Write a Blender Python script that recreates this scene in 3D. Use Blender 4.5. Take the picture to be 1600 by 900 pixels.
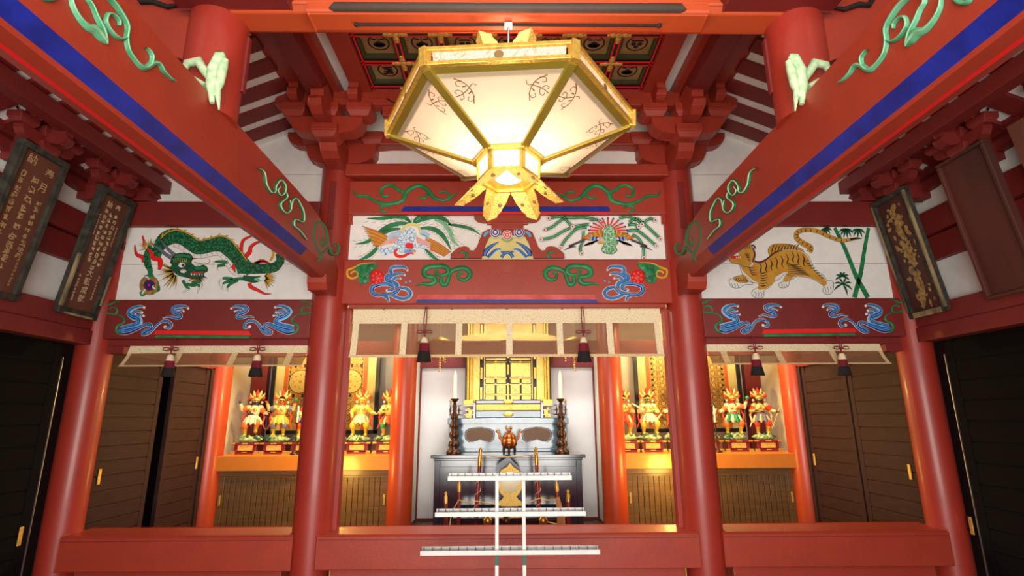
import bpy, math, random
from mathutils import Vector, Matrix, noise
from mathutils.geometry import tessellate_polygon
from math import sin, cos, pi, radians as R, hypot, atan2
random.seed(7)
SC = bpy.context.scene
COL = SC.collection
for o in list(bpy.data.objects): bpy.data.objects.remove(o)

# ------------------------------------------------------------------ camera
FPX = 839.62; PITCH = .2387; YAW = .0118; ROLL = -.0048; CX = -.0175; CZ = 1.6
_fw = Vector((sin(YAW)*cos(PITCH), cos(YAW)*cos(PITCH), sin(PITCH)))
_rt = Vector((cos(YAW), -sin(YAW), 0))
_up = _rt.cross(_fw)
RT = _rt*cos(ROLL) + _up*sin(ROLL)
UP = -_rt*sin(ROLL) + _up*cos(ROLL)
FW = _fw
CO = Vector((CX, 0, CZ))
cam = bpy.data.cameras.new('camera'); cam.sensor_width = 36; cam.lens = FPX/1600*36
cam.clip_start = .05; cam.clip_end = 100
co = bpy.data.objects.new('camera', cam); COL.objects.link(co)
m = Matrix.Identity(4)
for i in range(3):
    m[i][0] = RT[i]; m[i][1] = UP[i]; m[i][2] = -FW[i]; m[i][3] = CO[i]
co.matrix_world = m
SC.camera = co

def at(px, py, ax, v):
    """point of the real plane (axis ax = v) seen at photo pixel (px,py)"""
    d = RT*((px-800)/FPX) + UP*((450-py)/FPX) + FW
    i = 'XYZ'.index(ax)
    return CO + d*((v-CO[i])/d[i])

# ------------------------------------------------------------------ world, exposure, lights
SC.view_settings.view_transform = 'Standard'
SC.view_settings.look = 'None'
SC.view_settings.gamma = 1
SC.view_settings.use_curve_mapping = False
SC.view_settings.exposure = EXPOSURE = .58
w = bpy.data.worlds.new('world'); SC.world = w; w.use_nodes = True
w.node_tree.nodes['Background'].inputs[0].default_value = (1, .97, .91, 1)
w.node_tree.nodes['Background'].inputs[1].default_value = .40

def light(name, kind, loc, energy, color, size=.1, size_y=None, aim=None, spread=None):
    l = bpy.data.lights.new(name, kind); l.energy = energy; l.color = color
    if kind == 'AREA':
        l.size = size
        if size_y: l.shape = 'RECTANGLE'; l.size_y = size_y
        if spread: l.spread = spread
    else: l.shadow_soft_size = size
    o = bpy.data.objects.new(name, l); COL.objects.link(o); o.location = loc
    if aim is not None:
        o.rotation_euler = (Vector(aim)-Vector(loc)).to_track_quat('-Z', 'Y').to_euler()
    return o
WARM = (1, .80, .52)
# daylight coming through the open front of the hall, behind the camera
light('entrance_daylight', 'AREA', (0, -1.3, 1.3), 175, (1, .95, .89), 3.4, 2.1, (0, 5, 1.1))
light('entrance_upper_daylight', 'AREA', (0, -1.0, 3.5), 56, (1, .95, .82), 4.2, .9, (0, 5, 3.6))
# lamps hidden behind the lintels of the inner sanctuary, plus added unseen fill lights
for s in (-1, 1):
    light('niche_lamp', 'AREA', (s*2.55, 6.95, 2.75), 36, (1, .82, .48), 1.9, .25, (s*2.6, 7.9, 1.4))
    light('shelf_lamp', 'POINT', (s*2.2, 6.75, 1.95), 30, (1, .70, .22), .06)
light('cupboard_fill_light', 'POINT', (-2.12, 6.84, .98), 13, (1, .66, .16), .16)  # added unseen light for the yellow glow on the left cupboard
light('cupboard_fill_light', 'POINT', (2.02, 6.84, .98), 18, (1, .66, .16), .16)  # same added unseen light, right cupboard
light('altar_lamp', 'AREA', (0, 7.36, 3.0), 30, (1, .97, .94), 1.8, .12, (0, 7.9, 1.0))
light('altar_front_lamp', 'AREA', (0, 6.0, 3.05), 26, (1, .97, .94), 1.2, .2, (0, 7.3, .8))
light('altar_floor_fill_light', 'POINT', (0, 6.0, 2.9), 7, (1, .97, .95), .1)  # added unseen fill for the posts standing before the altar

# ------------------------------------------------------------------ materials
def lin(c):
    return tuple((x/255/12.92 if x/255 <= .04045 else ((x/255+.055)/1.055)**2.4) for x in c) + (1,)
MATS = {}
def mat(name, c, rough=.5, metal=0, var=.12, scale=6, bump=0, bscale=60, stretch=None, coat=0, c2=None, pat=None, spec=.5, emit=0, ecol=None, trans=0, alpha=1):
    if name in MATS: return MATS[name]
    M = bpy.data.materials.new(name); M.use_nodes = True; MATS[name] = M
    nt = M.node_tree; N = nt.nodes; L = nt.links; b = N['Principled BSDF']
    b.inputs['Roughness'].default_value = rough; b.inputs['Metallic'].default_value = metal
    b.inputs['Coat Weight'].default_value = coat; b.inputs['Coat Roughness'].default_value = .12
    b.inputs['Specular IOR Level'].default_value = spec
    tc = N.new('ShaderNodeTexCoord'); mp = N.new('ShaderNodeMapping'); L.new(tc.outputs['Object'], mp.inputs[0])
    if stretch: mp.inputs['Scale'].default_value = stretch
    base = lin(c); other = lin(c2) if c2 else tuple(x*(1-var) for x in base[:3])+(1,)
    if pat == 'voronoi':
        n = N.new('ShaderNodeTexVoronoi'); n.inputs['Scale'].default_value = scale; out = n.outputs['Distance']
    elif pat == 'wave':
        n = N.new('ShaderNodeTexWave'); n.inputs['Scale'].default_value = scale; n.inputs['Distortion'].default_value = 3; n.inputs['Detail'].default_value = 2; out = n.outputs['Fac']
    elif pat == 'brick':
        n = N.new('ShaderNodeTexVoronoi'); n.feature = 'DISTANCE_TO_EDGE'; n.inputs['Scale'].default_value = scale; out = n.outputs['Distance']
    else:
        n = N.new('ShaderNodeTexNoise'); n.inputs['Scale'].default_value = scale; n.inputs['Detail'].default_value = 5; out = n.outputs['Fac']
    L.new(mp.outputs[0], n.inputs['Vector'])
    rp = N.new('ShaderNodeValToRGB'); L.new(out, rp.inputs[0])
    lo, hi = {'voronoi': (.25, .62), 'wave': (.3, .7), 'brick': (.02, .08)}.get(pat, (.35, .68))
    rp.color_ramp.elements[0].position = lo; rp.color_ramp.elements[1].position = hi
    rp.color_ramp.elements[0].color = base if pat != 'brick' else other
    rp.color_ramp.elements[1].color = other if pat != 'brick' else base
    L.new(rp.outputs[0], b.inputs['Base Color'])
    if bump:
        n2 = N.new('ShaderNodeTexNoise'); n2.inputs['Scale'].default_value = bscale; L.new(mp.outputs[0], n2.inputs['Vector'])
        bp = N.new('ShaderNodeBump'); bp.inputs['Strength'].default_value = bump; bp.inputs['Distance'].default_value = .01
        L.new(n2.outputs['Fac'], bp.inputs['Height']); L.new(bp.outputs[0], b.inputs['Normal'])
    if emit:
        b.inputs['Emission Color'].default_value = lin(ecol or c); b.inputs['Emission Strength'].default_value = emit
    if alpha < 1: b.inputs['Alpha'].default_value = alpha
    if trans:
        t = N.new('ShaderNodeBsdfTranslucent'); t.inputs[0].default_value = base
        mx = N.new('ShaderNodeMixShader'); mx.inputs[0].default_value = trans
        L.new(b.outputs[0], mx.inputs[1]); L.new(t.outputs[0], mx.inputs[2]); L.new(mx.outputs[0], N['Material Output'].inputs[0])
    return M

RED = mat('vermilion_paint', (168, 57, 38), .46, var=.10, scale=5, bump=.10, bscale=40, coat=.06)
RED2 = mat('deep_and_shaded_vermilion_paint', (126, 36, 32), .55, var=.14, scale=4, bump=.10, bscale=30)  # deep red timber; also carries the shade painted into the side-wall brackets
REDG = mat('glossy_vermilion_lacquer', (164, 50, 37), .42, var=.08, scale=4, bump=.06, bscale=30, coat=.18)
WHITE = mat('white_board', (246, 242, 236), .75, var=.07, scale=9, bump=.1, bscale=160)
PLASTER = mat('cream_plaster', (236, 226, 200), .8, var=.06, scale=5)
NW = mat('white_niche_wall', (240, 240, 240), .75, var=.05, scale=4)
RPIL = mat('orange_vermilion_lacquer', (176, 62, 28), .38, var=.08, scale=4, coat=.2)
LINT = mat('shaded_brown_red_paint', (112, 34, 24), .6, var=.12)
DARKW = mat('dark_stained_wood', (122, 90, 56), .33, var=.35, scale=3, stretch=(1, 1, 14), coat=.2)
SHUT = mat('dark_brown_shutter_wood', (58, 34, 30), .6, var=.3, scale=5, stretch=(1, 1, 6), spec=.25)
BLACKW = mat('black_gap', (12, 10, 10), .7)
GREEN = mat('green_paint', (40, 140, 82), .45, c2=(30, 108, 62), scale=12)
LGREEN = mat('pale_green_paint', (150, 205, 165), .5, c2=(110, 178, 130), scale=15)
PALEG = mat('white_green_carving', (205, 228, 190), .55, c2=(160, 200, 150), scale=30)
DGREEN = mat('dark_green_paint', (20, 96, 62), .5, c2=(12, 66, 44), scale=16)
BLUE = mat('blue_paint', (22, 42, 150), .42, c2=(16, 30, 118), scale=10)
LBLUE = mat('light_blue_paint', (118, 192, 236), .5, c2=(86, 160, 220), scale=12)
PWHITE = mat('white_paint', (240, 238, 232), .6)
BRED = mat('bright_red_paint', (232, 40, 36), .4, var=.04)
YEL = mat('yellow_paint', (222, 176, 48), .5, c2=(200, 150, 40), scale=15)
CREAM = mat('cream_paint', (238, 220, 140), .6)
TIGER = mat('tiger_ochre_paint', (214, 158, 50), .6, c2=(196, 134, 38), scale=14)
INK = mat('black_ink', (24, 22, 22), .7)
GREY = mat('grey_paint', (112, 110, 122), .6)
ORANGE = mat('orange_paint', (224, 112, 40), .5)
SCALE = mat('dragon_scale_paint', (40, 138, 78), .5, c2=(10, 66, 44), pat='voronoi', scale=52)
SCALEB = mat('blue_feather_paint', (225, 238, 245), .6, c2=(60, 130, 200), pat='brick', scale=30)
SCALEG = mat('green_feather_paint', (90, 165, 110), .6, c2=(220, 235, 215), pat='brick', scale=32)
GOLD = mat('gold_leaf', (236, 196, 92), .32, metal=.6, var=.25, scale=40, bump=.3, bscale=90)
GOLDC = mat('chased_gold', (246, 214, 116), .4, metal=.35, c2=(190, 136, 44), pat='brick', scale=70, bump=.5, bscale=120)
BRASS = mat('brass', (196, 150, 76), .3, metal=.9, var=.2, scale=20)
BRONZE = mat('dark_bronze', (88, 60, 46), .3, metal=.8, var=.4, scale=14, bump=.2)
COPPER = mat('copper_bronze', (190, 112, 58), .3, metal=.9, var=.3, scale=14)
LACQ = mat('black_lacquer', (22, 32, 48), .14, var=.2, coat=.8, spec=.7)
TEAL = mat('teal_lacquer', (62, 92, 104), .2, c2=(40, 66, 80), scale=3, coat=.8)
BROC = mat('cream_gold_brocade', (244, 228, 190), .7, c2=(222, 196, 146), pat='brick', scale=44)
BROCT = mat('tan_brocade', (232, 202, 152), .75, c2=(200, 160, 106), pat='brick', scale=60)
REED = mat('reed_screen', (158, 112, 76), .8, var=.25, scale=8, stretch=(1, 1, 30), alpha=.60)
CORD = mat('crimson_cord', (138, 22, 40), .7)
FRIN = mat('black_fringe', (34, 28, 28), .9, var=.5, scale=60, stretch=(1, 1, .1), bump=.5)
CRIM = mat('crimson_fringe', (128, 18, 40), .9, var=.4, scale=60, stretch=(1, 1, .1), bump=.5)
FLOORW = mat('floor_boards', (92, 70, 54), .4, var=.3, scale=3, stretch=(8, 1, 1))
PLQ = mat('reddish_brown_board', (112, 62, 44), .7, var=.25, scale=5, stretch=(1, 1, .15))
PLQF = mat('weathered_dark_frame', (70, 66, 54), .8, c2=(34, 34, 30), scale=14, bump=.5)
PLQW = mat('weathered_pale_wood', (178, 152, 106), .85, c2=(72, 58, 44), scale=9, stretch=(1, 1, .3), bump=.4)
PLQD = mat('dark_red_wood_board', (92, 42, 32), .6, c2=(62, 34, 28), scale=4, stretch=(1, 1, .12))
TAN = mat('faded_gilt_letter', (196, 160, 108), .8, var=.2, scale=30)
TAN2 = mat('bright_gilt_letter', (224, 198, 150), .8)
GOLDT = mat('worn_gilt', (184, 146, 80), .8, c2=(120, 88, 44), scale=30)
OCRE = mat('ochre_coffer_board', (176, 142, 92), .7, c2=(150, 116, 70), scale=6)
OLIVE = mat('olive_coffer_side', (76, 78, 46), .6)
BLK = mat('black_paint', (26, 22, 22), .45)
SHELFO = mat('orange_lacquer_beam', (218, 128, 44), .35, var=.08, coat=.3)
CREAMW = mat('white_metal', (236, 236, 232), .4)
METAL = mat('steel', (150, 150, 150), .35, metal=.8)
CANDLE = mat('white_wax', (244, 236, 214), .5)
MAPLE = mat('grey_wall_cloth', (170, 170, 178), .8)
ROPE = mat('tan_rope', (206, 160, 92), .8)
POLE = mat('crimson_lacquer_pole', (120, 30, 30), .3, coat=.5)
NAVY = mat('navy_lacquer', (26, 44, 74), .3, coat=.4)
GLASSL = mat('frosted_lamp_glass', (250, 240, 226), .6, var=.02, trans=.75)
GLASSF = mat('frieze_glass', (244, 230, 214), .6, c2=(150, 104, 88), pat='brick', scale=42, trans=.45)
BULB = mat('lit_bulb', (255, 244, 220), .5, emit=4)
TAPES = mat('gold_tapestry', (216, 172, 78), .55, c2=(140, 88, 30), pat='brick', scale=34)

# ------------------------------------------------------------------ mesh building
class MB:
    def __init__(s, *mats): s.v = []; s.f = []; s.m = list(mats)
    def mi(s, m):
        if m is None: return 0
        if m not in s.m: s.m.append(m)
        return s.m.index(m)
    def add(s, vs, fs, m=None, sm=False, M=None):
        k = len(s.v); i = s.mi(m)
        s.v += [tuple(M @ Vector(p)) if M else tuple(p) for p in vs]
        s.f += [([k+j for j in f], i, sm) for f in fs]
    def box(s, x0, x1, y0, y1, z0, z1, m=None, M=None, t=0):
        # t shrinks the lower face (tapered bearing block)
        v = [(x0+t, y0+t, z0), (x1-t, y0+t, z0), (x1-t, y1-t, z0), (x0+t, y1-t, z0), (x0, y0, z1), (x1, y0, z1), (x1, y1, z1), (x0, y1, z1)]
        s.add(v, [(3, 2, 1, 0), (4, 5, 6, 7), (0, 1, 5, 4), (1, 2, 6, 5), (2, 3, 7, 6), (3, 0, 4, 7)], m, False, M)
    def poly(s, pts, n, th, m=None, sm=False):
        """prism: planar outline pts (3D), extruded by vector n*th"""
        pts = [Vector(p) for p in pts]; d = Vector(n)*th; k = len(pts)
        tri = tessellate_polygon([pts])
        v = pts + [p+d for p in pts]
        f = [tuple(t) for t in tri] + [tuple(k+i for i in reversed(t)) for t in tri]
        f += [(i, (i+1) % k, k+(i+1) % k, k+i) for i in range(k)]
        s.add(v, f, m, sm)
    def tube(s, path, r, n=8, m=None, M=None, cap=True):
        path = [Vector(p) for p in path]; K = len(path)
        rr = r if isinstance(r, (list, tuple)) else [r]*K
        v = []; f = []; pu = None
        for i, p in enumerate(path):
            t = (path[min(i+1, K-1)]-path[max(i-1, 0)]).normalized()
            a = pu if pu else (Vector((0, 0, 1)) if abs(t.z) < .9 else Vector((1, 0, 0)))
            u = (a - t*a.dot(t)).normalized(); w_ = t.cross(u); pu = u
            v += [p + (u*cos(2*pi*j/n)+w_*sin(2*pi*j/n))*rr[i] for j in range(n)]
        for i in range(K-1):
            f += [(i*n+j, i*n+(j+1) % n, (i+1)*n+(j+1) % n, (i+1)*n+j) for j in range(n)]
        s.add(v, f, m, True, M)
        if cap:
            s.add(v[:n], [tuple(reversed(range(n)))], m, False, M); s.add(v[-n:], [tuple(range(n))], m, False, M)
    def lathe(s, prof, c=(0, 0, 0), n=24, m=None, M=None):
        v = []; f = []
        for r, z in prof:
            v += [(c[0]+r*cos(2*pi*j/n), c[1]+r*sin(2*pi*j/n), c[2]+z) for j in range(n)]
        for i in range(len(prof)-1):
            f += [(i*n+j, i*n+(j+1) % n, (i+1)*n+(j+1) % n, (i+1)*n+j) for j in range(n)]
        s.add(v, f, m, True, M)
        s.add(v[:n], [tuple(reversed(range(n)))], m, False, M); s.add(v[-n:], [tuple(range(n))], m, False, M)
    def ball(s, c, r, m=None, n=10, sc=(1, 1, 1), M=None, bumpy=0):
        v = []; f = []; h = n//2+1
        for i in range(h+1):
            for j in range(n):
                a = pi*i/h; b = 2*pi*j/n
                d = Vector((sin(a)*cos(b), sin(a)*sin(b), cos(a)))
                q = 1+bumpy*noise.noise(Vector(c)*9+d*2.2)
                v.append((c[0]+r*sc[0]*d.x*q, c[1]+r*sc[1]*d.y*q, c[2]+r*sc[2]*d.z*q))
        for i in range(h):
            f += [(i*n+j, (i+1)*n+j, (i+1)*n+(j+1) % n, i*n+(j+1) % n) for j in range(n)]
        s.add(v, f, m, True, M)
    def mirrored(s):
        o = MB(*s.m); o.v = [(-x, y, z) for x, y, z in s.v]; o.f = [(list(reversed(f)), i, q) for f, i, q in s.f]
        return o
    def moved(s, M):
        o = MB(*s.m); o.v = [tuple(M @ Vector(p)) for p in s.v]; o.f = [(list(f), i, q) for f, i, q in s.f]
        return o
    def build(s, name, parent=None, bev=0, mesh_only=False):
        me = bpy.data.meshes.new(name)
        me.from_pydata(s.v, [], [f for f, _, _ in s.f])
        for mt in (s.m or [RED]): me.materials.append(mt)
        me.polygons.foreach_set('material_index', [i for _, i, _ in s.f])
        me.polygons.foreach_set('use_smooth', [q for _, _, q in s.f])
        me.update()
        if mesh_only: return me
        o = bpy.data.objects.new(name, me); COL.objects.link(o)
        if parent:
            o.parent = parent; o.matrix_parent_inverse = parent.matrix_world.inverted() if parent.type != 'EMPTY' else Matrix.Translation(-Vector(parent.location))
        if bev:
            b = o.modifiers.new('bevel', 'BEVEL'); b.width = bev; b.segments = 2; b.limit_method = 'ANGLE'; b.angle_limit = R(40)
        return o
def thing(name, label, cat, loc=(0, 0, 0), group=None):
    o = bpy.data.objects.new(name, None); COL.objects.link(o); o.location = loc
    o['label'] = label; o['category'] = cat
    if group: o['group'] = group
    return o
def tag(o, label, cat, group=None):
    o['label'] = label; o['category'] = cat
    if group: o['group'] = group
    return o
def struct(o): o['kind'] = 'structure'; return o
def lab(o, l): o['label'] = l; return o

NRM = {'Y': Vector((0, -1, 0)), 'Z': Vector((0, 0, -1))}
def nrm(pl): return NRM.get(pl[0]) or Vector((-1 if pl[1] > 0 else 1, 0, 0))
def cat_rom(P, closed=False, n=5):
    P = [tuple(p) for p in P]; K = len(P); out = []
    for i in range(K if closed else K-1):
        if closed: a, b, c, d = P[(i-1) % K], P[i], P[(i+1) % K], P[(i+2) % K]
        else: a, b, c, d = P[max(i-1, 0)], P[i], P[i+1], P[min(i+2, K-1)]
        for k in range(n):
            t = k/n
            out.append(tuple(.5*((2*b[j])+(c[j]-a[j])*t+(2*a[j]-5*b[j]+4*c[j]-d[j])*t*t+(3*b[j]-a[j]-3*c[j]+d[j])*t**3) for j in range(len(b))))
    if not closed: out.append(P[-1])
    return out
class Tr:
    """crop tracer: crop pixels -> photo pixels -> real plane"""
    def __init__(s, x0, y0, k, plane, mb): s.x0, s.y0, s.k, s.pl, s.mb = x0, y0, k, plane, mb
    def P(s, x, y, lift=0):
        return at(s.x0+x/s.k, s.y0+y/s.k, *s.pl) + nrm(s.pl)*lift
    def stroke(s, pts, w, m, h=0, lift=.002, n=5):
        K = len(pts)
        ww = list(w) if isinstance(w, (list, tuple)) else [w]*K
        if len(ww) != K: ww = [ww[min(int(i/(K-1)*(len(ww)-1)), len(ww)-2)] + (ww[min(int(i/(K-1)*(len(ww)-1))+1, len(ww)-1)]-ww[min(int(i/(K-1)*(len(ww)-1)), len(ww)-2)])*((i/(K-1)*(len(ww)-1)) % 1 if i < K-1 else 1) for i in range(K)]
        S = cat_rom([(p[0], p[1], q) for p, q in zip(pts, ww)], n=n)
        prof = [(-1, 0), (-.7, .75), (0, 1), (.7, .75), (1, 0)] if h else [(-1, 0), (1, 0)]
        V = []; F = []; L = len(prof)
        for i, (x, y, q) in enumerate(S):
            a = S[min(i+1, len(S)-1)]; b = S[max(i-1, 0)]
            dx, dy = a[0]-b[0], a[1]-b[1]; l = hypot(dx, dy) or 1; nx, ny = -dy/l, dx/l
            q = max(q, .4)
            for o_, z in prof:
                V.append(s.P(x+nx*o_*q/2, y+ny*o_*q/2, lift+z*h))
        for i in range(len(S)-1):
            for j in range(L-1):
                F.append((i*L+j, (i+1)*L+j, (i+1)*L+j+1, i*L+j+1))
        s.mb.add(V, F, m, bool(h))
    def fill(s, pts, m, lift=.001, smooth=True, th=0):
        P = cat_rom(pts, True, 4) if smooth else pts
        W = [s.P(x, y, lift) for x, y in P]
        if th: s.mb.poly([p-nrm(s.pl)*0 for p in W], nrm(s.pl), th, m)
        else:
            tri = tessellate_polygon([W]); s.mb.add(W, [tuple(t) for t in tri], m)
    def disc(s, x, y, r, m, lift=.001, ry=None, h=0, n=16):
        ry = ry or r
        W = [s.P(x+r*cos(2*pi*i/n), y+ry*sin(2*pi*i/n), lift) for i in range(n)]
        if h:
            c = s.P(x, y, lift+h)
            W2 = [s.P(x+.6*r*cos(2*pi*i/n), y+.6*ry*sin(2*pi*i/n), lift+h*.8) for i in range(n)]
            s.mb.add(W+W2+[c], [(i, (i+1) % n, n+(i+1) % n, n+i) for i in range(n)]+[(n+i, n+(i+1) % n, 2*n) for i in range(n)], m, True)
        else: s.mb.add(W, [tuple(range(n))], m)
def dabs(mb, c, u, v, n, size, m, cnt=6, seed=0, w=None):
    """an illegible brushed character: a few short strokes inside a square cell"""
    rnd = random.Random(seed); w = w or size*.10
    c = Vector(c); u = Vector(u).normalized(); v = Vector(v).normalized(); n = Vector(n)
    for k in range(cnt):
        horiz = k % 2 == 0
        a = (rnd.uniform(-.42, .42), rnd.uniform(-.42, .42))
        L = rnd.uniform(.3, .75)*size
        d = (u if horiz else v)*1.0 + (v if horiz else u)*rnd.uniform(-.35, .35)
        d.normalize(); e = d.cross(n).normalized()
        p = c + u*a[0]*size*(.3 if horiz else 1) + v*a[1]*size*(1 if horiz else .3)
        q = [p-d*L/2-e*w/2, p+d*L/2-e*w*.3, p+d*L/2+e*w*.3, p-d*L/2+e*w/2]
        mb.add([x+n*.0012*(1+k*.2) for x in q], [(0, 1, 2, 3)], m)
def glyph(mb, ch, c, u, v, n, size, m):
    cu = bpy.data.curves.new('t', 'FONT'); cu.body = ch; cu.size = 1; cu.extrude = 0; cu.align_x = 'CENTER'; cu.align_y = 'CENTER'; cu.resolution_u = 2; cu.offset = .012
    o = bpy.data.objects.new('t', cu); COL.objects.link(o)
    bpy.context.view_layer.update()
    dg = bpy.context.evaluated_depsgraph_get(); me = bpy.data.meshes.new_from_object(o.evaluated_get(dg))
    c = Vector(c); u = Vector(u); v = Vector(v); n = Vector(n)
    mb.add([c+u*(p.co.x*size)+v*(p.co.y*size)+n*.002 for p in me.vertices], [tuple(f.vertices) for f in me.polygons], m)
    bpy.data.objects.remove(o); bpy.data.curves.remove(cu); bpy.data.meshes.remove(me)
# ================================================================== SETTING
def sbox(name, x0, x1, y0, y1, z0, z1, m, bev=0):
    b = MB(m); b.box(x0, x1, y0, y1, z0, z1); return struct(b.build(name, bev=bev))
sbox('floor', -4.2, 4.2, -1.5, 5.0, -.1, 0, FLOORW)
b = MB(FLOORW)
for i in range(28):
    b.box(-4.2+i*.3+.003, -4.2+i*.3+.297, 5.2, 8.6, 0, .2)
struct(b.build('floor'))
# facade wall: white boards above the beams
b = MB(WHITE)
b.box(-3.9, 3.9, 5.06, 5.10, 4.30, 5.0)
b.box(-1.55, 1.55, 5.06, 5.10, 3.9, 4.30)
for s in (-1, 1):
    x = sorted((s*1.8, s*3.9))
    b.box(x[0], x[1], 5.06, 5.10, 3.60, 4.02); b.box(x[0], x[1], 5.06, 5.10, 4.028, 4.30)
struct(b.build('wall_front'))
for s, nm in ((-1, 'wall_left'), (1, 'wall_right')):
    b = MB(WHITE, BLK)
    x = sorted((s*3.90, s*3.96))
    b.box(*x, -1.2, 5.1, 2.5, 4.1)
    b.box(*x, 5.1, 8.6, 2.2, 4.1, RED2)
    x2 = sorted((s*3.98, s*4.02))
    b.box(*x2, -1.2, 8.6, 0, 2.6, BLK)
    b.box(*sorted((s*3.84, s*3.9)), 7.30, 8.6, .2, 3.0, PLASTER)
    struct(b.build(nm))
b = MB(PLASTER, MAPLE)
b.box(-1.42, 1.42, 8.2, 8.26, .2, 2.60, NW)
for s in (-1, 1):
    b.box(*sorted((s*1.355, s*3.9)), 8.3, 8.36, 1.0, 3.2, MAPLE if s < 0 else PLASTER)
    b.box(*sorted((s*1.31, s*1.355)), 7.36, 8.3, .2, 3.2)
    b.box(*sorted((s*1.355, s*1.50)), 8.1, 8.3, 1.1, 3.2)
b.box(-3.9, 3.9, 8.36, 8.4, 0, 3.4)
struct(b.build('wall_back'))
# red trim round the altar recess
b = MB(RED2)
b.box(-1.31, 1.31, 8.14, 8.2, 2.35, 2.62)
b.box(-1.31, 1.31, 8.17, 8.2, .2, .235)
for s in (-1, 1): b.box(*sorted((s*1.309, s*1.288)), 8.165, 8.2, .235, 2.35); b.box(*sorted((s*1.309, s*1.300)), 7.5, 8.165, .2, .225)
struct(b.build('trim_1'))
# inner sanctuary ceiling
sbox('ceiling', -3.9, 3.9, 5.12, 8.5, 3.2, 3.26, RED2)
# hall ceiling: flat boards between joists, side slopes, upper closure
ZC = 4.62
b = MB(WHITE)
for xx in ((-2.1, -1.27), (1.27, 2.1)): b.box(*xx, 1.2, 5.06, ZC+.045, ZC+.09)
b.box(-1.3, 1.3, 4.48, 5.06, ZC+.045, ZC+.09); b.box(-1.3, 1.3, 1.2, 2.3, ZC+.045, ZC+.09)
b.box(-1.3, 1.3, 2.2, 4.6, ZC+.12, ZC+.15)
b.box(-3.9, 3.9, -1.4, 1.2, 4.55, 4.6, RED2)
struct(b.build('ceiling'))
ORD = 'first second third fourth fifth sixth seventh eighth ninth tenth eleventh twelfth thirteenth'.split()
def slope_z(x): return 4.55-.425*(abs(x)-2.0)
for s in (-1, 1):
    b = MB(WHITE)
    X0, X1 = s*2.0, s*3.95
    v = []
    for y in (.5, 5.06):
        for x in (X0, X1):
            v += [(x, y, slope_z(x)+.035), (x, y, slope_z(x)+.065)]
    b.add(v, [(0, 2, 6, 4), (1, 5, 7, 3), (0, 4, 5, 1), (2, 3, 7, 6), (0, 1, 3, 2), (4, 6, 7, 5)])
    struct(b.build('ceiling'))
    # sloping rafters
    k = 0
    y = 4.93
    while y > 1.7:
        r = MB(RED2)
        v = []
        for yy in (y-.150, y):
            for x in (X0, X1):
                v += [(x, yy, slope_z(x)+.0), (x, yy, slope_z(x)+.035)]
        r.add(v, [(0, 2, 6, 4), (1, 5, 7, 3), (0, 4, 5, 1), (2, 3, 7, 6), (0, 1, 3, 2), (4, 6, 7, 5)])
        tag(r.build('sloping_rafter'), '%s dark red sloping rafter counted from the painted front wall, %s ceiling slope' % (ORD[k], 'left' if s < 0 else 'right'), 'rafter', '%s side sloping rafters' % ('left' if s < 0 else 'right'))
        y -= .272; k += 1
    # level joists beside the coffered ceiling
    for i, (xa, xb) in enumerate(((1.27, 1.44), (1.56, 1.70), (1.84, 2.04))):
        r = MB(RED); r.box(*sorted((s*xa, s*xb)), 1.2, 4.72, ZC-.05, ZC+.045)
        tag(r.build('ceiling_joist', bev=.006), 'red level ceiling joist, %s outward from the coffered ceiling, %s side' % (('first', 'second', 'third')[i], 'left' if s < 0 else 'right'), 'joist')

# ------------------------------------------------------------------ coffered ceiling
cc = thing('coffered_ceiling', 'coffered ceiling with round black crests on ochre boards', 'ceiling', (0, 3.5, ZC))
CW = 2.54/7
ys = [4.46-CW*i for i in range(7)]
b = MB(BLK, BRED)
def rib(x0, x1, y0, y1, long):
    b.box(x0, x1, y0, y1, ZC-.005, ZC+.07, BLK)
    if long == 'Y':
        for x in (x0, x1-.012): b.box(x-.001, x+.013, y0, y1, ZC-.009, ZC-.001, BRED)
    else:
        for y in (y0, y1-.012): b.box(x0, x1, y-.001, y+.013, ZC-.009, ZC-.001, BRED)
for i in range(8):
    x = -1.27+CW*i; rib(x-.026, x+.026, ys[-1], 4.46, 'Y')
for y in ys: rib(-1.29, 1.29, y-.026, y+.026, 'X')
b.build('rib', cc)
g = MB(GOLDC)
for y in ys[:-1]:
    for i in range(1, 7):
        x = -1.27+CW*i
        for dx, dy, rx, ry in ((0, 0, .034, .034), (.05, 0, .035, .026), (-.05, 0, .035, .026), (0, .05, .026, .035), (0, -.05, .026, .035), (.085, 0, .018, .02), (-.085, 0, .018, .02), (0, .085, .02, .018), (0, -.085, .02, .018)):
            g.ball((x+dx, y+dy, ZC-.008), 1, n=8, sc=(rx, ry, .010))
        for dx in (CW/2-.02,):
            pass
lab(g.build('rib_fitting', cc), 'gilt cross shaped fitting on the rib crossings')
kinds = ['fig', 'dots', 'peony', 'peony', 'peony', 'peony', 'peony', 'peony', 'peony', 'dots', 'fig', 'peony', 'fig', 'dots']
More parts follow.
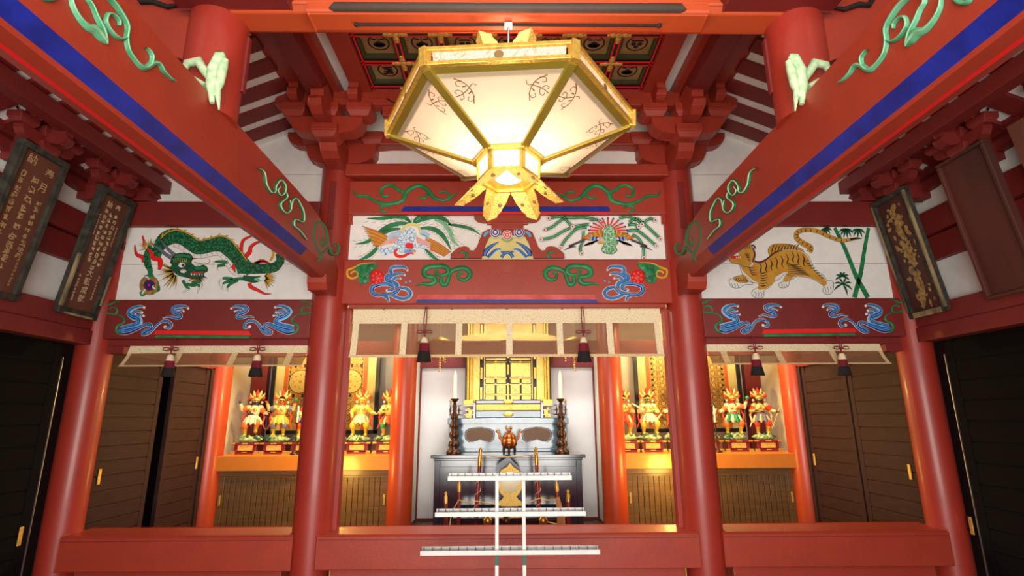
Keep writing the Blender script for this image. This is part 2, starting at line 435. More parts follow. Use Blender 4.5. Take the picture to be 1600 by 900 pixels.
for r_ in range(6):
    for c_ in range(7):
        x = -1.27+CW*(c_+.5); y = ys[r_]-CW/2
        p = MB(OCRE, OLIVE, BLK)
        p.box(x-CW/2+.026, x+CW/2-.026, y-CW/2+.026, y+CW/2-.026, ZC+.067, ZC+.07, OLIVE)
        for a in (-1, 1):
            p.box(*sorted((x+a*(CW/2-.026), x+a*(CW/2-.05))), y-CW/2+.026, y+CW/2-.026, ZC+.02, ZC+.07, OLIVE)
            p.box(x-CW/2+.05, x+CW/2-.05, *sorted((y+a*(CW/2-.026), y+a*(CW/2-.05))), ZC+.02, ZC+.07, OLIVE)
        z = ZC+.058
        p.box(x-CW/2+.05, x+CW/2-.05, y-CW/2+.05, y+CW/2-.05, z, z+.008, OCRE)
        x += .012
        def D(dx, dy, rx, ry, n=16, lf=0):
            p.add([(x+dx+rx*cos(2*pi*i/n), y+dy+ry*sin(2*pi*i/n), z-.0015-lf) for i in range(n)], [tuple(range(n))], BLK)
        x -= .006; n = 32; ro, ri = .092, .078
        p.add([(x+q*cos(2*pi*i/n), y+q*sin(2*pi*i/n), z-.0015) for q in (ro, ri) for i in range(n)], [(i, (i+1) % n, n+(i+1) % n, n+i) for i in range(n)], BLK)
        kd = kinds[(r_*7+c_) % 14] if r_ < 2 else ('peony', 'dots', 'fig')[(r_+c_) % 3]
        if r_ == 1: kd = ['peony', 'peony', 'dots', 'fig', 'peony', 'peony', 'dots'][c_]
        if kd == 'dots':
            D(0, .04, .021, .021); D(-.026, .004, .022, .022); D(.026, .004, .022, .022); p.box(x-.05, x+.05, y-.045, y-.027, z-.002, z, BLK)
        elif kd == 'peony':
            for a in (0, .6, -.6, 1.15, -1.15): D(sin(a)*.036, .012+cos(a)*.024, .019, .022)
            D(0, .005, .028, .026); D(-.034, -.043, .024, .010); D(.034, -.043, .024, .010); p.box(x-.003, x+.003, y-.068, y-.02, z-.002, z, BLK)
        else:
            for q, yy in enumerate((.045, .02, -.008, -.036)):
                p.box(x-.05+.008*q % .02, x+.045, y+yy-.005, y+yy+.007, z-.002, z, BLK); D(-.03+.02*q % .05, yy+.008, .018, .011); D(.025, yy-.006, .018, .010)
            p.box(x-.006, x+.006, y-.05, y+.05, z-.002, z, BLK)
        for q in range(4):
            dabs(p, (x-.128, y+.075-q*.035, z), (1, 0, 0), (0, 1, 0), (0, 0, -1), .022, BLK, 4, seed=r_*70+c_*9+q)
        p.build('coffer_panel', cc)

# ------------------------------------------------------------------ side walls: beams, doors
for s, S in ((-1, 'left'), (1, 'right')):
    t = thing('wall_beam', 'long dark red lintel beam over the black doors along the %s wall' % S, 'beam', (s*3.87, 2, 2.26))
    b = MB(RED2)
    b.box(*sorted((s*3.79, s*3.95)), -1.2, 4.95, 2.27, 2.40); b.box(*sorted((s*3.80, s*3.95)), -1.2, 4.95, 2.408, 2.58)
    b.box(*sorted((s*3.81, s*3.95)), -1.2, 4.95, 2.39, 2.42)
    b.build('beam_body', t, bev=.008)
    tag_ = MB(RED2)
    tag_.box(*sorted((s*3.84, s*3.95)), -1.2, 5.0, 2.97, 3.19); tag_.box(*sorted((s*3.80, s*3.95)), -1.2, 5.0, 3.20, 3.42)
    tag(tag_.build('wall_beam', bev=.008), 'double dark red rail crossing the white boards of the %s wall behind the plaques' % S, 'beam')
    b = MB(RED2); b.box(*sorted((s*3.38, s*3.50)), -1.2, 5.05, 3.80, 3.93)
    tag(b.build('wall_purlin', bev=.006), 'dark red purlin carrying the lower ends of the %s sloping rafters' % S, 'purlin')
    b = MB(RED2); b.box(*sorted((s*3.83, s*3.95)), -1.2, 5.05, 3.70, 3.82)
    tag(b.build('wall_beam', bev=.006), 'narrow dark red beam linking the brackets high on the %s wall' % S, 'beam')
    # hall doors nearer the viewer (slatted, nearly black)
    n = 1 if s < 0 else 2
    def slat_door(name, x, y0, y1, z0, z1, m, sw=.13, handle=None):
        b = MB(m, BLACKW)
        xf = x; xb = x+s*.035
        b.box(*sorted((xf, xb)), y0, y1, z0, z1, m)
        b.box(*sorted((xf-s*.014, xf)), y0, y0+.07, z0, z1, m); b.box(*sorted((xf-s*.014, xf)), y1-.07, y1, z0, z1, m)
        z = z0+.02
        while z+sw < z1:
            b.box(*sorted((xf-s*.010, xf)), y0+.07, y1-.07, z, z+sw-.012, m)
            z += sw
        o = b.build(name, bev=.003); struct(o)
        if handle:
            h = MB(GOLD); h.box(*sorted((x-s*.022, x-s*.013)), handle-.018, handle+.018, z0+.62, z0+.76); 
            h.build('door_handle', o, bev=.003)
        return o
    slat_door('door_%d' % n, s*3.90, 3.35, 4.72, .02, 2.26, mat('black_slatted_door', (9, 6, 6), .8, var=.4, scale=6, stretch=(1, 1, 8), spec=.12), .17, 4.81 if s > 0 else 4.66)
    slat_door('door_%d' % (n+2), s*3.94, 1.8, 3.4, .02, 2.26, mat('black_slatted_door', (9, 6, 6), .8), .17)
    slat_door('door_%d' % (n+4), s*3.90, -.2, 1.9, .02, 2.26, mat('black_slatted_door', (9, 6, 6), .8), .17)
    b = MB(METAL); b.box(*sorted((s*3.875, s*3.885)), 4.735, 4.741, .05, 2.14)
    struct(b.build('trim_%d' % (n+1)))
    # shutters between the outer and the rear pillar
    slat_door('door_%d' % (n+6), s*3.84, 5.2, 6.08, .4, 2.24, SHUT, .135, 5.34)
    slat_door('door_%d' % (n+8), s*3.84, 6.29 if s < 0 else 6.11, 7.02, .4, 2.24, SHUT, .135, 6.97)
    b = MB(SHUT)
    b.box(*sorted((s*3.83, s*3.88)), 5.15, 7.15, .2, .4); b.box(*sorted((s*3.80, s*3.88)), 7.02, 7.10, .2, 2.26)
    b.box(*sorted((s*3.80, s*3.90)), 5.15, 7.15, 2.24, 2.33, RED2)
    struct(b.build('trim_%d' % (n+3), bev=.004))
# ================================================================== PILLARS
def pillar(x, y, r, z0, z1, label, m=REDG, taper=1.0):
    b = MB(m); b.lathe([(r*1.0, z0), (r*1.0, (z0+z1)/2), (r*taper, z1)], (x, y, 0), 40)
    return tag(b.build('pillar'), label, 'pillar')
for s, S in ((-1, 'left'), (1, 'right')):
    p = p0 = pillar(s*1.70, 5.04, .165, 0, 4.42, 'glossy red round pillar on the %s side of the central opening, in front' % S)
    b = MB(RED2); b.box(s*1.70-.028, s*1.70+.028, 4.865, 4.9, 3.37, 3.86)
    lab(b.build('tenon_cover', p, bev=.006), 'narrow upright strip set into the upper pillar face')
    p = pillar(s*3.85, 5.04, .15, 0, 3.75, 'outer red pillar at the %s corner of the hall beside the black doors' % S)
    b = MB(REDG); b.box(*sorted((s*1.545, s*1.50)), 5.06, 5.16, .6, 2.62)
    lab(b.build('jamb', p0, bev=.004), 'slim upright strip against the inner side of the pillar')
    pillar(s*1.367, 7.25, .158, .2, 3.2, 'orange red rear pillar on the %s side of the altar' % S, RPIL)
    pillar(s*3.83, 7.25, .165, .2, 3.2, 'orange red rear pillar between the %s statue shelf and shutters' % S, RPIL)

# ================================================================== FACADE BEAMS
YB = 4.95
def facade_beam(name, label, x0, x1, z0, z1, y0=YB, y1=5.14, m=RED, bev=.012):
    b = MB(m); b.box(x0, x1, y0, y1, z0, z1); o = b.build(name, bev=bev); tag(o, label, 'beam'); return o
PL = ('Y', YB)
low = facade_beam('carved_beam', 'broad red central beam carved with green clouds, blue waves and red peonies', -1.565, 1.565, 2.655, 3.09)
upb = facade_beam('carved_beam', 'upper central red beam with green vine scrolls and a blue and red stripe below the lamp', -1.565, 1.565, 3.55, 3.905)
facade_beam('rail_beam', 'plain red rail between the central pillars just above the vine carved beam', -1.60, 1.60, 3.925, 4.055, 4.87, 5.1)
# cut-down lower lip of the central beam
b = MB(RED); b.box(-1.5, 1.5, 4.985, 5.12, 2.62, 2.66); b.build('beam_lip', low, bev=.006)
# stripes
b = MB(BLUE); T = Tr(0, 0, 1, PL, b)
T.fill([(628, 329), (632, 323.5), (950, 323.5), (953, 330), (950, 331.5), (628, 331.5)], BLUE, .003, False, .012)
lab(b.build('stripe', upb, bev=.003), 'long blue painted groove')
b = MB(BRED); T = Tr(0, 0, 1, PL, b)
T.fill([(628, 331.6), (953, 331.6), (951, 335.5), (630, 335.5)], BRED, .003, False, .008)
lab(b.build('stripe', upb, bev=.003), 'thin bright red line under the blue groove')
PINK = mat('worn_pink_red_paint', (222, 96, 92), .5, c2=(196, 52, 52), scale=9)
b = MB(PINK); T = Tr(0, 0, 1, PL, b)
T.fill([(650, 468.5), (653, 461), (928, 461), (932, 468.5)], PINK, .003, False, .010)
lab(b.build('stripe', low, bev=.003), 'worn pinkish red stripe')
b = MB(BLUE); T = Tr(0, 0, 1, PL, b)
T.fill([(650, 473.2), (653, 468.8), (932, 468.8), (934, 473.2)], BLUE, .003, False, .008)
lab(b.build('stripe', low, bev=.002), 'blue stripe along the bottom edge')

def pair(mk, name, parent, label=None, bev=0, mk2=None):
    """a carving traced on the left and its mirror image on the right"""
    b = mk(); o1 = b.build(name, parent); o2 = b.mirrored().build(name, parent)
    for o, S in ((o1, 'left'), (o2, 'right')):
        if label: o['label'] = label % S if '%s' in label else label
    return o1, o2
# vine on the upper beam
def vine():
    b = MB(GREEN); T = Tr(400, 225, 4, PL, b)
    T.stroke([(605, 285), (630, 322), (690, 325), (740, 355), (800, 376), (870, 370), (920, 348), (942, 300), (985, 268), (1030, 262), (1075, 290), (1110, 330), (1150, 350), (1190, 350), (1225, 325), (1265, 305)], [5, 16, 20, 20, 24, 26, 30, 30, 28, 28, 28, 24, 22, 20, 14, 4], GREEN, .014)
    T.stroke([(925, 350), (925, 305), (885, 285), (865, 265), (825, 258), (785, 280), (782, 312), (800, 328), (830, 322)], [18, 22, 20, 20, 18, 18, 18, 18, 14], GREEN, .014)
    T.stroke([(800, 378), (778, 402), (792, 424), (815, 420)], [12, 14, 14, 8], GREEN, .012)
    T.stroke([(795, 392), (818, 388), (838, 402)], [12, 14, 12], GREEN, .012)
    T.stroke([(1078, 300), (1066, 330), (1040, 340), (1018, 328)], [16, 18, 16, 10], GREEN, .012)
    T.stroke([(1190, 348), (1206, 322), (1190, 300), (1160, 298), (1152, 312)], [14, 14, 14, 14, 8], GREEN, .012)
    return b
pair(vine, 'vine_carving', upb, 'green scrolling vine on the %s half')
# koryo: green cloud scroll
def cloud():
    b = MB(GREEN); T = Tr(545, 325, 5.808, PL, b)
    T.stroke([(608, 706), (670, 688), (740, 690), (785, 665), (775, 630), (720, 622), (685, 600), (690, 560), (735, 535), (790, 530), (850, 528), (895, 550), (900, 590), (850, 612), (800, 600), (785, 575), (812, 572)], [6, 28, 44, 46, 44, 46, 52, 52, 48, 48, 48, 48, 42, 32, 26, 24, 16], GREEN, .016)
    T.stroke([(845, 625), (835, 665), (855, 695), (885, 690), (905, 640), (925, 585), (975, 555), (1040, 545), (1090, 570), (1100, 610), (1065, 650), (1015, 650), (993, 615), (1010, 590), (1040, 596)], [30, 44, 44, 40, 38, 36, 42, 46, 48, 44, 38, 32, 28, 24, 16], GREEN, .016)
    return b
pair(cloud, 'cloud_carving', low, 'green cloud scroll on the %s half')
def wave3(T, pts, w, inv=False, tip=0, h=.012):
    """one band of water: white rim, dark blue, light blue"""
    a, c = (BLUE, LBLUE) if not inv else (LBLUE, BLUE)
    w = [q*1.22 for q in w]; T.stroke(pts, [q+6 for q in w], PWHITE, h*.5, .001)
    T.stroke(pts, w, a, h, .003)
    T.stroke(pts, [q*.52 for q in w], c, h*.5, .003+h*.75); T.stroke(pts, [q*.14 for q in w], a, h*.2, .003+h*1.27)
    if tip: T.disc(pts[-1][0], pts[-1][1], tip, PWHITE, .004, h=.014)
def waves_c():
    b = MB(BLUE, LBLUE, PWHITE); T = Tr(545, 325, 5.808, PL, b)
    wave3(T, [(365, 855), (350, 815), (320, 795), (380, 785), (430, 810), (490, 825), (545, 810), (560, 770), (525, 735), (470, 725)], [10, 22, 26, 26, 26, 26, 26, 28, 28, 22], True)
    wave3(T, [(460, 725), (420, 770), (345, 782), (260, 790), (215, 765), (215, 720), (270, 695), (330, 690), (385, 700), (400, 735), (350, 750)], [26, 24, 22, 26, 30, 30, 28, 26, 24, 22, 16], False, 16)
    wave3(T, [(440, 720), (430, 690), (380, 670), (345, 655), (350, 620), (385, 600), (380, 560), (410, 540), (460, 535), (510, 540), (532, 565)], [36, 36, 34, 32, 32, 30, 28, 26, 22, 18, 12], True, 12)
    wave3(T, [(360, 650), (400, 610), (450, 595), (490, 598), (508, 610)], [22, 22, 20, 16, 10], False, 11)
    wave3(T, [(385, 670), (415, 640), (445, 632), (470, 642)], [20, 18, 16, 10], False, 11)
    T.disc(518, 674, 9, LBLUE, .003, h=.006); T.disc(556, 666, 13, LBLUE, .003, ry=9, h=.006)
    return b
pair(waves_c, 'wave_carving', low, 'blue and white breaking wave on the %s half')
def peony():
    b = MB(BRED, GREEN, YEL); T = Tr(545, 325, 5.808, PL, b)
    T.fill([(60, 545), (100, 520), (170, 508), (255, 500), (250, 540), (215, 575), (190, 600), (190, 650), (165, 680), (115, 690), (85, 660), (90, 620), (60, 600)], GREEN, .001, True, .012)
    T.disc(140, 600, 52, GREEN, .012, h=.010); T.disc(200, 540, 30, GREEN, .012, h=.008); T.disc(140, 660, 28, GREEN, .012, h=.008)
    for a in range(6): T.stroke([(150, 640), (150+70*cos(a-2.2), 590+70*sin(a-2.2))], [8, 3], DGREEN, .004, .018)
    T.disc(258, 632, 62, BRED, .001, ry=66, h=.022)
    for a in range(7): T.disc(258+40*cos(a*.9), 632+42*sin(a*.9), 24, BRED, .012, h=.012)
    T.disc(258, 632, 20, PINK, .026, h=.006)
    T.stroke([(250, 500), (180, 502), (110, 512), (55, 540), (15, 555), (-12, 570), (-8, 620), (30, 640), (75, 625), (85, 595), (55, 575), (25, 590), (22, 606)], [6, 12, 16, 20, 20, 22, 24, 24, 22, 20, 18, 16, 10], YEL, .016)
    return b
pair(peony, 'peony_carving', low, 'red peony with green leaf and yellow curl at the %s end')

# ---------------- centre frieze board with birds and frog-leg strut
PF = ('Y', 5.0)
fb = thing('painted_board', 'white board over the central beam painted with a blue phoenix and a green peacock', 'painted panel', (0, 5.0, 3.09))
b = MB(WHITE); b.box(-1.56, 1.56, 5.0, 5.06, 3.09, 3.57)
b.build('board', fb)
b = MB(RED)
for s in (-1, 1):
    b = MB(RED); b.box(*sorted((s*1.56, s*1.545)), 4.97, 5.0, 3.09, 3.56); b.box(*sorted((s*1.56, s*1.52)), 4.965, 5.0, 3.46, 3.56)
    b.build('edge_strip', fb)
def feather(T, pts, w, barbs=9, m=GREEN):
    w = w*1.35; T.stroke(pts, [w*.5, w*.9, w, w*.9, w*.3], PWHITE, 0, .0012)
    T.stroke(pts, [w*.4, w*.8, w*.9, w*.7, w*.15], m, 0, .0024)
    S = cat_rom(pts, n=6)
    for i in range(2, len(S)-1, max(1, len(S)//barbs)):
        x, y = S[i]; dx, dy = S[i+1][0]-S[i-1][0], S[i+1][1]-S[i-1][1]; l = hypot(dx, dy) or 1
        for q in (-1, 1):
            nx, ny = -dy/l*q, dx/l*q
            T.stroke([(x+nx*w*.4, y+ny*w*.4), (x+nx*w*.7+dx/l*w*.3, y+ny*w*.7+dy/l*w*.3), (x+nx*w*.8+dx/l*w*.9, y+ny*w*.8+dy/l*w*.9)], [2.2, 2.2, 1.2], INK, 0, .0030)
b = MB(GREEN); T = Tr(545, 325, 5.808, PF, b)
for pts, w, m_ in [([(570, 145), (520, 95), (430, 75), (300, 95), (165, 95)], 34, GREEN), ([(570, 150), (480, 140), (380, 160), (300, 200), (225, 250)], 34, GREEN),
           ([(470, 190), (380, 200), (250, 260), (160, 310), (60, 328)], 30, GREEN), ([(300, 310), (250, 370), (200, 420), (150, 450), (95, 470)], 30, GREEN),
           ([(585, 140), (600, 110), (630, 85), (670, 72), (720, 72)], 22, GREEN), ([(600, 140), (680, 100), (790, 80), (880, 110), (930, 160)], 36, GREEN),
           ([(900, 150), (980, 160), (1060, 175), (1130, 200), (1195, 245)], 26, GREEN), ([(780, 110), (860, 140), (920, 220), (950, 300), (1005, 350)], 34, LGREEN),
           ([(650, 185), (740, 185), (820, 220), (880, 290), (930, 385)], 36, GREEN), ([(690, 370), (720, 400), (750, 430), (780, 455), (820, 468)], 26, GREEN)]:
    feather(T, pts, w, 8, m_)
# wings
for i in range(9):
    a = i/8
    P0, P1 = (390-95*a, 285+75*a), (122+95*a, 166+170*a)
    T.stroke([P0, ((P0[0]+P1[0])/2, (P0[1]+P1[1])/2-6), P1], [18, 21, 8], INK, 0, .0040+i*.00006)
    T.stroke([P0, ((P0[0]+P1[0])/2, (P0[1]+P1[1])/2-6), P1], [16, 18, 6], YEL if i % 2 else ORANGE, 0, .00403+i*.00006)
    Q0, Q1 = (700-20*a, 268+78*a), (928-60*a, 400+42*a)
    T.stroke([Q0, ((Q0[0]+Q1[0])/2+6, (Q0[1]+Q1[1])/2-4), Q1], [16, 20, 7], INK, 0, .0040+i*.00006)
    T.stroke([Q0, ((Q0[0]+Q1[0])/2+6, (Q0[1]+Q1[1])/2-4), Q1], [14, 17, 5], YEL if i % 2 else ORANGE, 0, .00403+i*.00006)
    T.stroke([(475-60*a, 262+60*a), (400-60*a, 280+60*a), (330-70*a, 310+55*a)], [14, 19, 8], BRED if i % 2 else PWHITE, 0, .0048+i*.00004)
    T.stroke([(480-10*a, 215+40*a), (425-25*a, 225+45*a), (350-10*a, 260+50*a)], [12, 18, 7], LBLUE if i % 2 == 0 else PWHITE, 0, .0044+i*.00004)
    T.stroke([(610+10*a, 262+60*a), (680+10*a, 300+55*a), (740+0*a, 325+50*a)], [14, 19, 8], BRED if i % 2 else PWHITE, 0, .0048+i*.00004)
    T.stroke([(640+8*a, 195+40*a), (690+8*a, 215+40*a), (735-10*a, 245+40*a)], [12, 18, 7], LBLUE if i % 2 == 0 else PWHITE, 0, .0044+i*.00004)
T.stroke([(480, 240), (500, 180), (570, 150), (635, 175), (645, 240)], [12, 26, 30, 26, 10], CREAM, 0, .005)
T.fill([(510, 200), (560, 178), (600, 200), (615, 260), (590, 310), (600, 360), (540, 400), (480, 412), (440, 380), (420, 330), (450, 280), (480, 230)], SCALEB, .0056)
T.fill([(600, 330), (660, 335), (715, 345), (700, 372), (630, 370), (590, 350)], SCALEB, .0058)
T.fill([(280, 370), (340, 365), (410, 340), (430, 370), (380, 420), (320, 430), (285, 400)], SCALEB, .0058)
T.stroke([(445, 372), (420, 400), (440, 435), (490, 440), (525, 425), (560, 410), (590, 420)], [14, 26, 30, 28, 24, 20, 8], BRED, 0, .0066)
T.fill([(515, 330), (545, 318), (580, 325), (585, 365), (545, 372), (520, 358)], BRED, .0068)
T.fill([(500, 385), (550, 375), (600, 380), (610, 398), (560, 405), (510, 408)], LBLUE, .0072)
T.fill([(575, 385), (608, 388), (606, 406), (585, 400)], YEL, .0078)
T.disc(560, 390, 5, INK, .0082)
lab(b.build('phoenix_painting', fb), 'blue feathered phoenix with long green tail plumes')
# peacock
b = MB(GREEN); T = Tr(800, 325, 5.808, PF, b)
for pts in [[(740, 100), (640, 85), (520, 90), (420, 80), (330, 95)], [(480, 90), (420, 130), (360, 175), (295, 200)], [(700, 150), (580, 165), (470, 210), (370, 265), (262, 288)],
            [(680, 180), (590, 190), (520, 250), (470, 310), (438, 362)], [(470, 80), (500, 120), (550, 170)], [(700, 110), (760, 105), (820, 130)],
            [(970, 95), (1050, 80), (1130, 110), (1180, 150)], [(1060, 130), (1130, 100), (1180, 130), (1250, 190), (1345, 282)], [(1040, 210), (1130, 205), (1210, 260), (1310, 345)],
            [(1130, 190), (1200, 130), (1250, 100), (1300, 112)], [(1050, 155), (1110, 150), (1150, 168)], [(1090, 240), (1150, 280), (1190, 360), (1195, 455)], [(650, 210), (640, 300), (620, 370), (632, 415)]]:
    T.stroke(pts, 42, INK, 0, .0010); T.stroke(pts, 38, PWHITE, 0, .0018); T.stroke(pts, 27, GREEN, 0, .0026); T.stroke(pts, 4, LGREEN, 0, .0030)
    for q, (x, y) in enumerate([pts[-1]]):
        T.disc(x, y, 21, INK, .0032); T.disc(x, y, 19, PWHITE, .0036); T.disc(x, y, 9, BRED, .0044)
for i in range(13):
    a = pi*(-.04+1.08*i/12); x, y = 870-185*cos(a)*.95, 200-108*sin(a)+20*cos(a)**2
    T.stroke([(870-60*cos(a), 215-40*sin(a)), ((870+x)/2, (205+y)/2), (x, y)], [12, 20, 26], INK, 0, .0046)
    T.stroke([(870-60*cos(a), 215-40*sin(a)), ((870+x)/2, (205+y)/2), (x, y)], [10, 17, 23], PWHITE, 0, .0050)
    T.stroke([(870-60*cos(a), 215-40*sin(a)), ((870+x)/2, (205+y)/2), (x, y)], [6, 12, 14], BRED, 0, .0054)
    T.disc(x, y, 8, BLUE, .0060)
for s_ in (-1, 1):
    for i in range(9):
        q = i/8
        x0, y0 = 870+s_*(40+6*i), 200+8*i
        T.stroke([(870+s_*(48+15*i), 262+4*i), (870+s_*(60+19*i), 215+7*i), (870+s_*(58+23*i), 182+11*i)], [15, 22, 12], INK, 0, .0063+i*.00005)
        T.stroke([(870+s_*(48+15*i), 262+4*i), (870+s_*(60+19*i), 215+7*i), (870+s_*(58+23*i), 182+11*i)], [12, 18, 9], YEL if i % 2 else ORANGE, 0, .00632+i*.00005)
        T.stroke([(870+s_*(150+8*i), 260+5*i), (870+s_*(240+14*i), 300+6*i), (870+s_*(400-14*i), 385-4*i)], [9, 18, 5], GREY if i % 2 else mat('dark_grey_paint', (60, 56, 60), .6), 0, .0056+i*.00005)
        T.stroke([(870+s_*(70+10*i), 290+3*i), (870+s_*(110+10*i), 305+3*i), (870+s_*(140+12*i), 335+2*i)], [9, 16, 6], BRED if i % 2 else PWHITE, 0, .0066)
    for i in range(4): T.stroke([(870+s_*(100+16*i), 262), (870+s_*(110+16*i), 300)], [15, 12], BLUE if i % 2 == 0 else LBLUE, 0, .0070)
T.fill([(870, 150), (915, 175), (940, 230), (950, 290), (965, 320), (940, 350), (955, 385), (920, 418), (870, 420), (825, 405), (812, 370), (830, 330), (820, 280), (825, 210)], INK, .0072)
T.fill([(870, 154), (912, 178), (936, 230), (946, 290), (960, 320), (936, 350), (950, 385), (917, 414), (870, 416), (829, 402), (816, 370), (834, 330), (824, 280), (829, 210)], SCALEG, .0076)
T.fill([(780, 300), (800, 268), (830, 280), (838, 315), (800, 318)], mat('pale_pink_paint', (220, 190, 180), .6), .0080)
T.fill([(770, 312), (830, 312), (842, 325), (790, 330)], YEL, .0084)
lab(b.build('peacock_painting', fb), 'green peacock with spread red and blue tail fan')
# frog-leg strut (kaerumata) with carved blue waves
ks = thing('frog_leg_strut', 'red curved strut framing carved waves on cream, between the two painted birds', 'strut', (0, 5.0, 3.09))
PK = ('Y', 4.985)
b = MB(RED); 
for q in (0, 1):
    bb = MB(RED); T = Tr(545, 325, 5.808, PK, bb)
    T.fill([(925, 462), (928, 425), (960, 395), (1000, 365), (1050, 355), (1090, 365), (1100, 392), (1135, 395), (1165, 360), (1190, 290), (1215, 230), (1260, 205), (1320, 195), (1400, 195), (1437, 196), (1437, 240), (1280, 260), (1240, 340), (1205, 462)], RED, 0, False, .03)
    if q: bb = bb.mirrored()
    b.m = bb.m; b.add(bb.v, [f for f, _, _ in bb.f], RED)
b.build('strut_frame', ks, bev=.004)
b = MB(RED); b.box(-.20, .20, 4.955, 5.0, 3.45, 3.56); b.box(-.155, .155, 4.94, 5.0, 3.39, 3.465, t=0)
b.build('bearing_block', ks, bev=.006)
def kside():
    bb = MB(RED, GREEN); T = Tr(545, 325, 5.808, PK, bb)
    T.fill([(1138, 66), (1140, 100), (1170, 130), (1215, 140), (1260, 140), (1300, 158), (1345, 155), (1345, 66)], RED, 0, False, .02)
    T.stroke([(1150, 70), (1170, 95), (1215, 100), (1250, 118), (1300, 110), (1325, 85), (1290, 75), (1280, 90)], [6, 10, 10, 10, 10, 12, 10, 6], GREEN, .006, .022)
    T.stroke([(1000, 420), (1030, 405), (1070, 415), (1075, 440), (1060, 462)], [10, 20, 26, 28, 26], GREEN, .006, .032)
    return bb
pair(kside, 'cloud_bracket', ks, 'small cloud shaped bracket with green scroll on the %s')
b = MB(CREAM); T = Tr(700, 325, 5.6, ('Y', 4.992), b)
b.add([at(752.5, 404.5, 'Y', 4.992), at(833, 404.5, 'Y', 4.992), at(821, 371, 'Y', 4.992), at(764, 371, 'Y', 4.992)], [(0, 1, 2, 3)], CREAM)
T = Tr(545, 325, 5.808, ('Y', 4.992), b)
for bb_ in (0, 1):
    sx = lambda x: x if not bb_ else 2*1438-x
    wave3(T, [(sx(1235), 440), (sx(1240), 400), (sx(1290), 350), (sx(1360), 310)], [30, 34, 26, 6], False, 0, .010)
    wave3(T, [(sx(1260), 450), (sx(1310), 400), (sx(1350), 375), (sx(1385), 380)], [24, 24, 18, 10], True, 8, .010)
    wave3(T, [(sx(1385), 450), (sx(1410), 415), (sx(1450), 400), (sx(1500), 400)], [24, 24, 18, 10], False, 6, .010)
    T.stroke([(sx(1225), 260), (sx(1245), 225), (sx(1270), 215)], [24, 26, 20], LBLUE, .01, .01)
    T2 = Tr(545, 325, 5.808, ('Y', 4.953), b)
    for k, m_ in ((50, PWHITE), (44, BLUE), (34, PWHITE), (26, BLUE), (14, PWHITE)): T2.disc(sx(1330), 222, k, m_, .001+.002*(50-k)/10)
for k, m_ in ((44, PWHITE), (38, BRED), (28, PWHITE), (20, BRED), (9, PWHITE)): T2.disc(1438, 246, k, m_, .001+.002*(50-k)/10)
T2.stroke([(1385, 275), (1438, 296), (1490, 275)], [10, 18, 10], LGREEN, .006, .001)
for q in (1, -1): T2.stroke([(1438+q*213, 262), (1438+q*193, 230), (1438+q*168, 215)], [24, 26, 20], LBLUE, .006, .001)
lab(b.build('wave_carving', ks), 'carved blue waves and coloured cloud spirals on cream')

# ================================================================== OUTER BAYS
def w_outer(s, mirror_w):
    b = MB(BLUE, LBLUE, PWHITE); T = Tr(60, 450, 6.4, PL, b)
    k = 1.0
    wave3(T, [(815, 425), (860, 440), (930, 425), (1010, 395), (1080, 365), (1120, 370), (1125, 400), (1080, 425), (1040, 450), (1060, 465), (1110, 445), (1150, 410), (1190, 365), (1240, 335), (1300, 335), (1330, 370), (1310, 400), (1270, 392)], [40, 46, 40, 28, 24, 26, 26, 26, 28, 22, 22, 20, 18, 20, 22, 22, 18, 10], False, 17)
    wave3(T, [(830, 405), (900, 385), (960, 372), (1010, 350), (1000, 310), (940, 285), (905, 250), (930, 215), (980, 192), (1030, 185), (1060, 196)], [36, 34, 34, 44, 50, 48, 36, 30, 24, 18, 12], True, 15)
    wave3(T, [(935, 270), (970, 240), (1010, 235), (1040, 245)], [22, 22, 18, 10], False, 13)
    wave3(T, [(1000, 320), (995, 290), (1020, 270), (1055, 280)], [22, 22, 18, 10], False, 13)
    wave3(T, [(1245, 300), (1310, 285), (1370, 300), (1420, 290), (1410, 260), (1355, 240), (1340, 210), (1375, 188), (1430, 180), (1485, 188), (1500, 205)], [4, 14, 20, 26, 32, 30, 26, 24, 20, 16, 10], False, 13)
    wave3(T, [(1370, 235), (1400, 215), (1435, 218), (1455, 235)], [16, 16, 14, 8], True, 11)
    if s > 0: return b
    return b
def green_outer():
    b = MB(GREEN); T = Tr(60, 450, 6.4, PL, b)
    T.stroke([(830, 145), (780, 135), (730, 160), (670, 175), (645, 210), (665, 245), (720, 258), (775, 260), (790, 220), (765, 195), (725, 200), (715, 215)], [4, 12, 16, 18, 20, 20, 18, 18, 18, 18, 16, 8], GREEN, .010)
    T.stroke([(775, 262), (830, 280), (860, 310), (855, 345), (800, 375), (778, 410), (795, 450), (840, 480)], [12, 14, 18, 20, 22, 26, 24, 6], GREEN, .010)
    return b
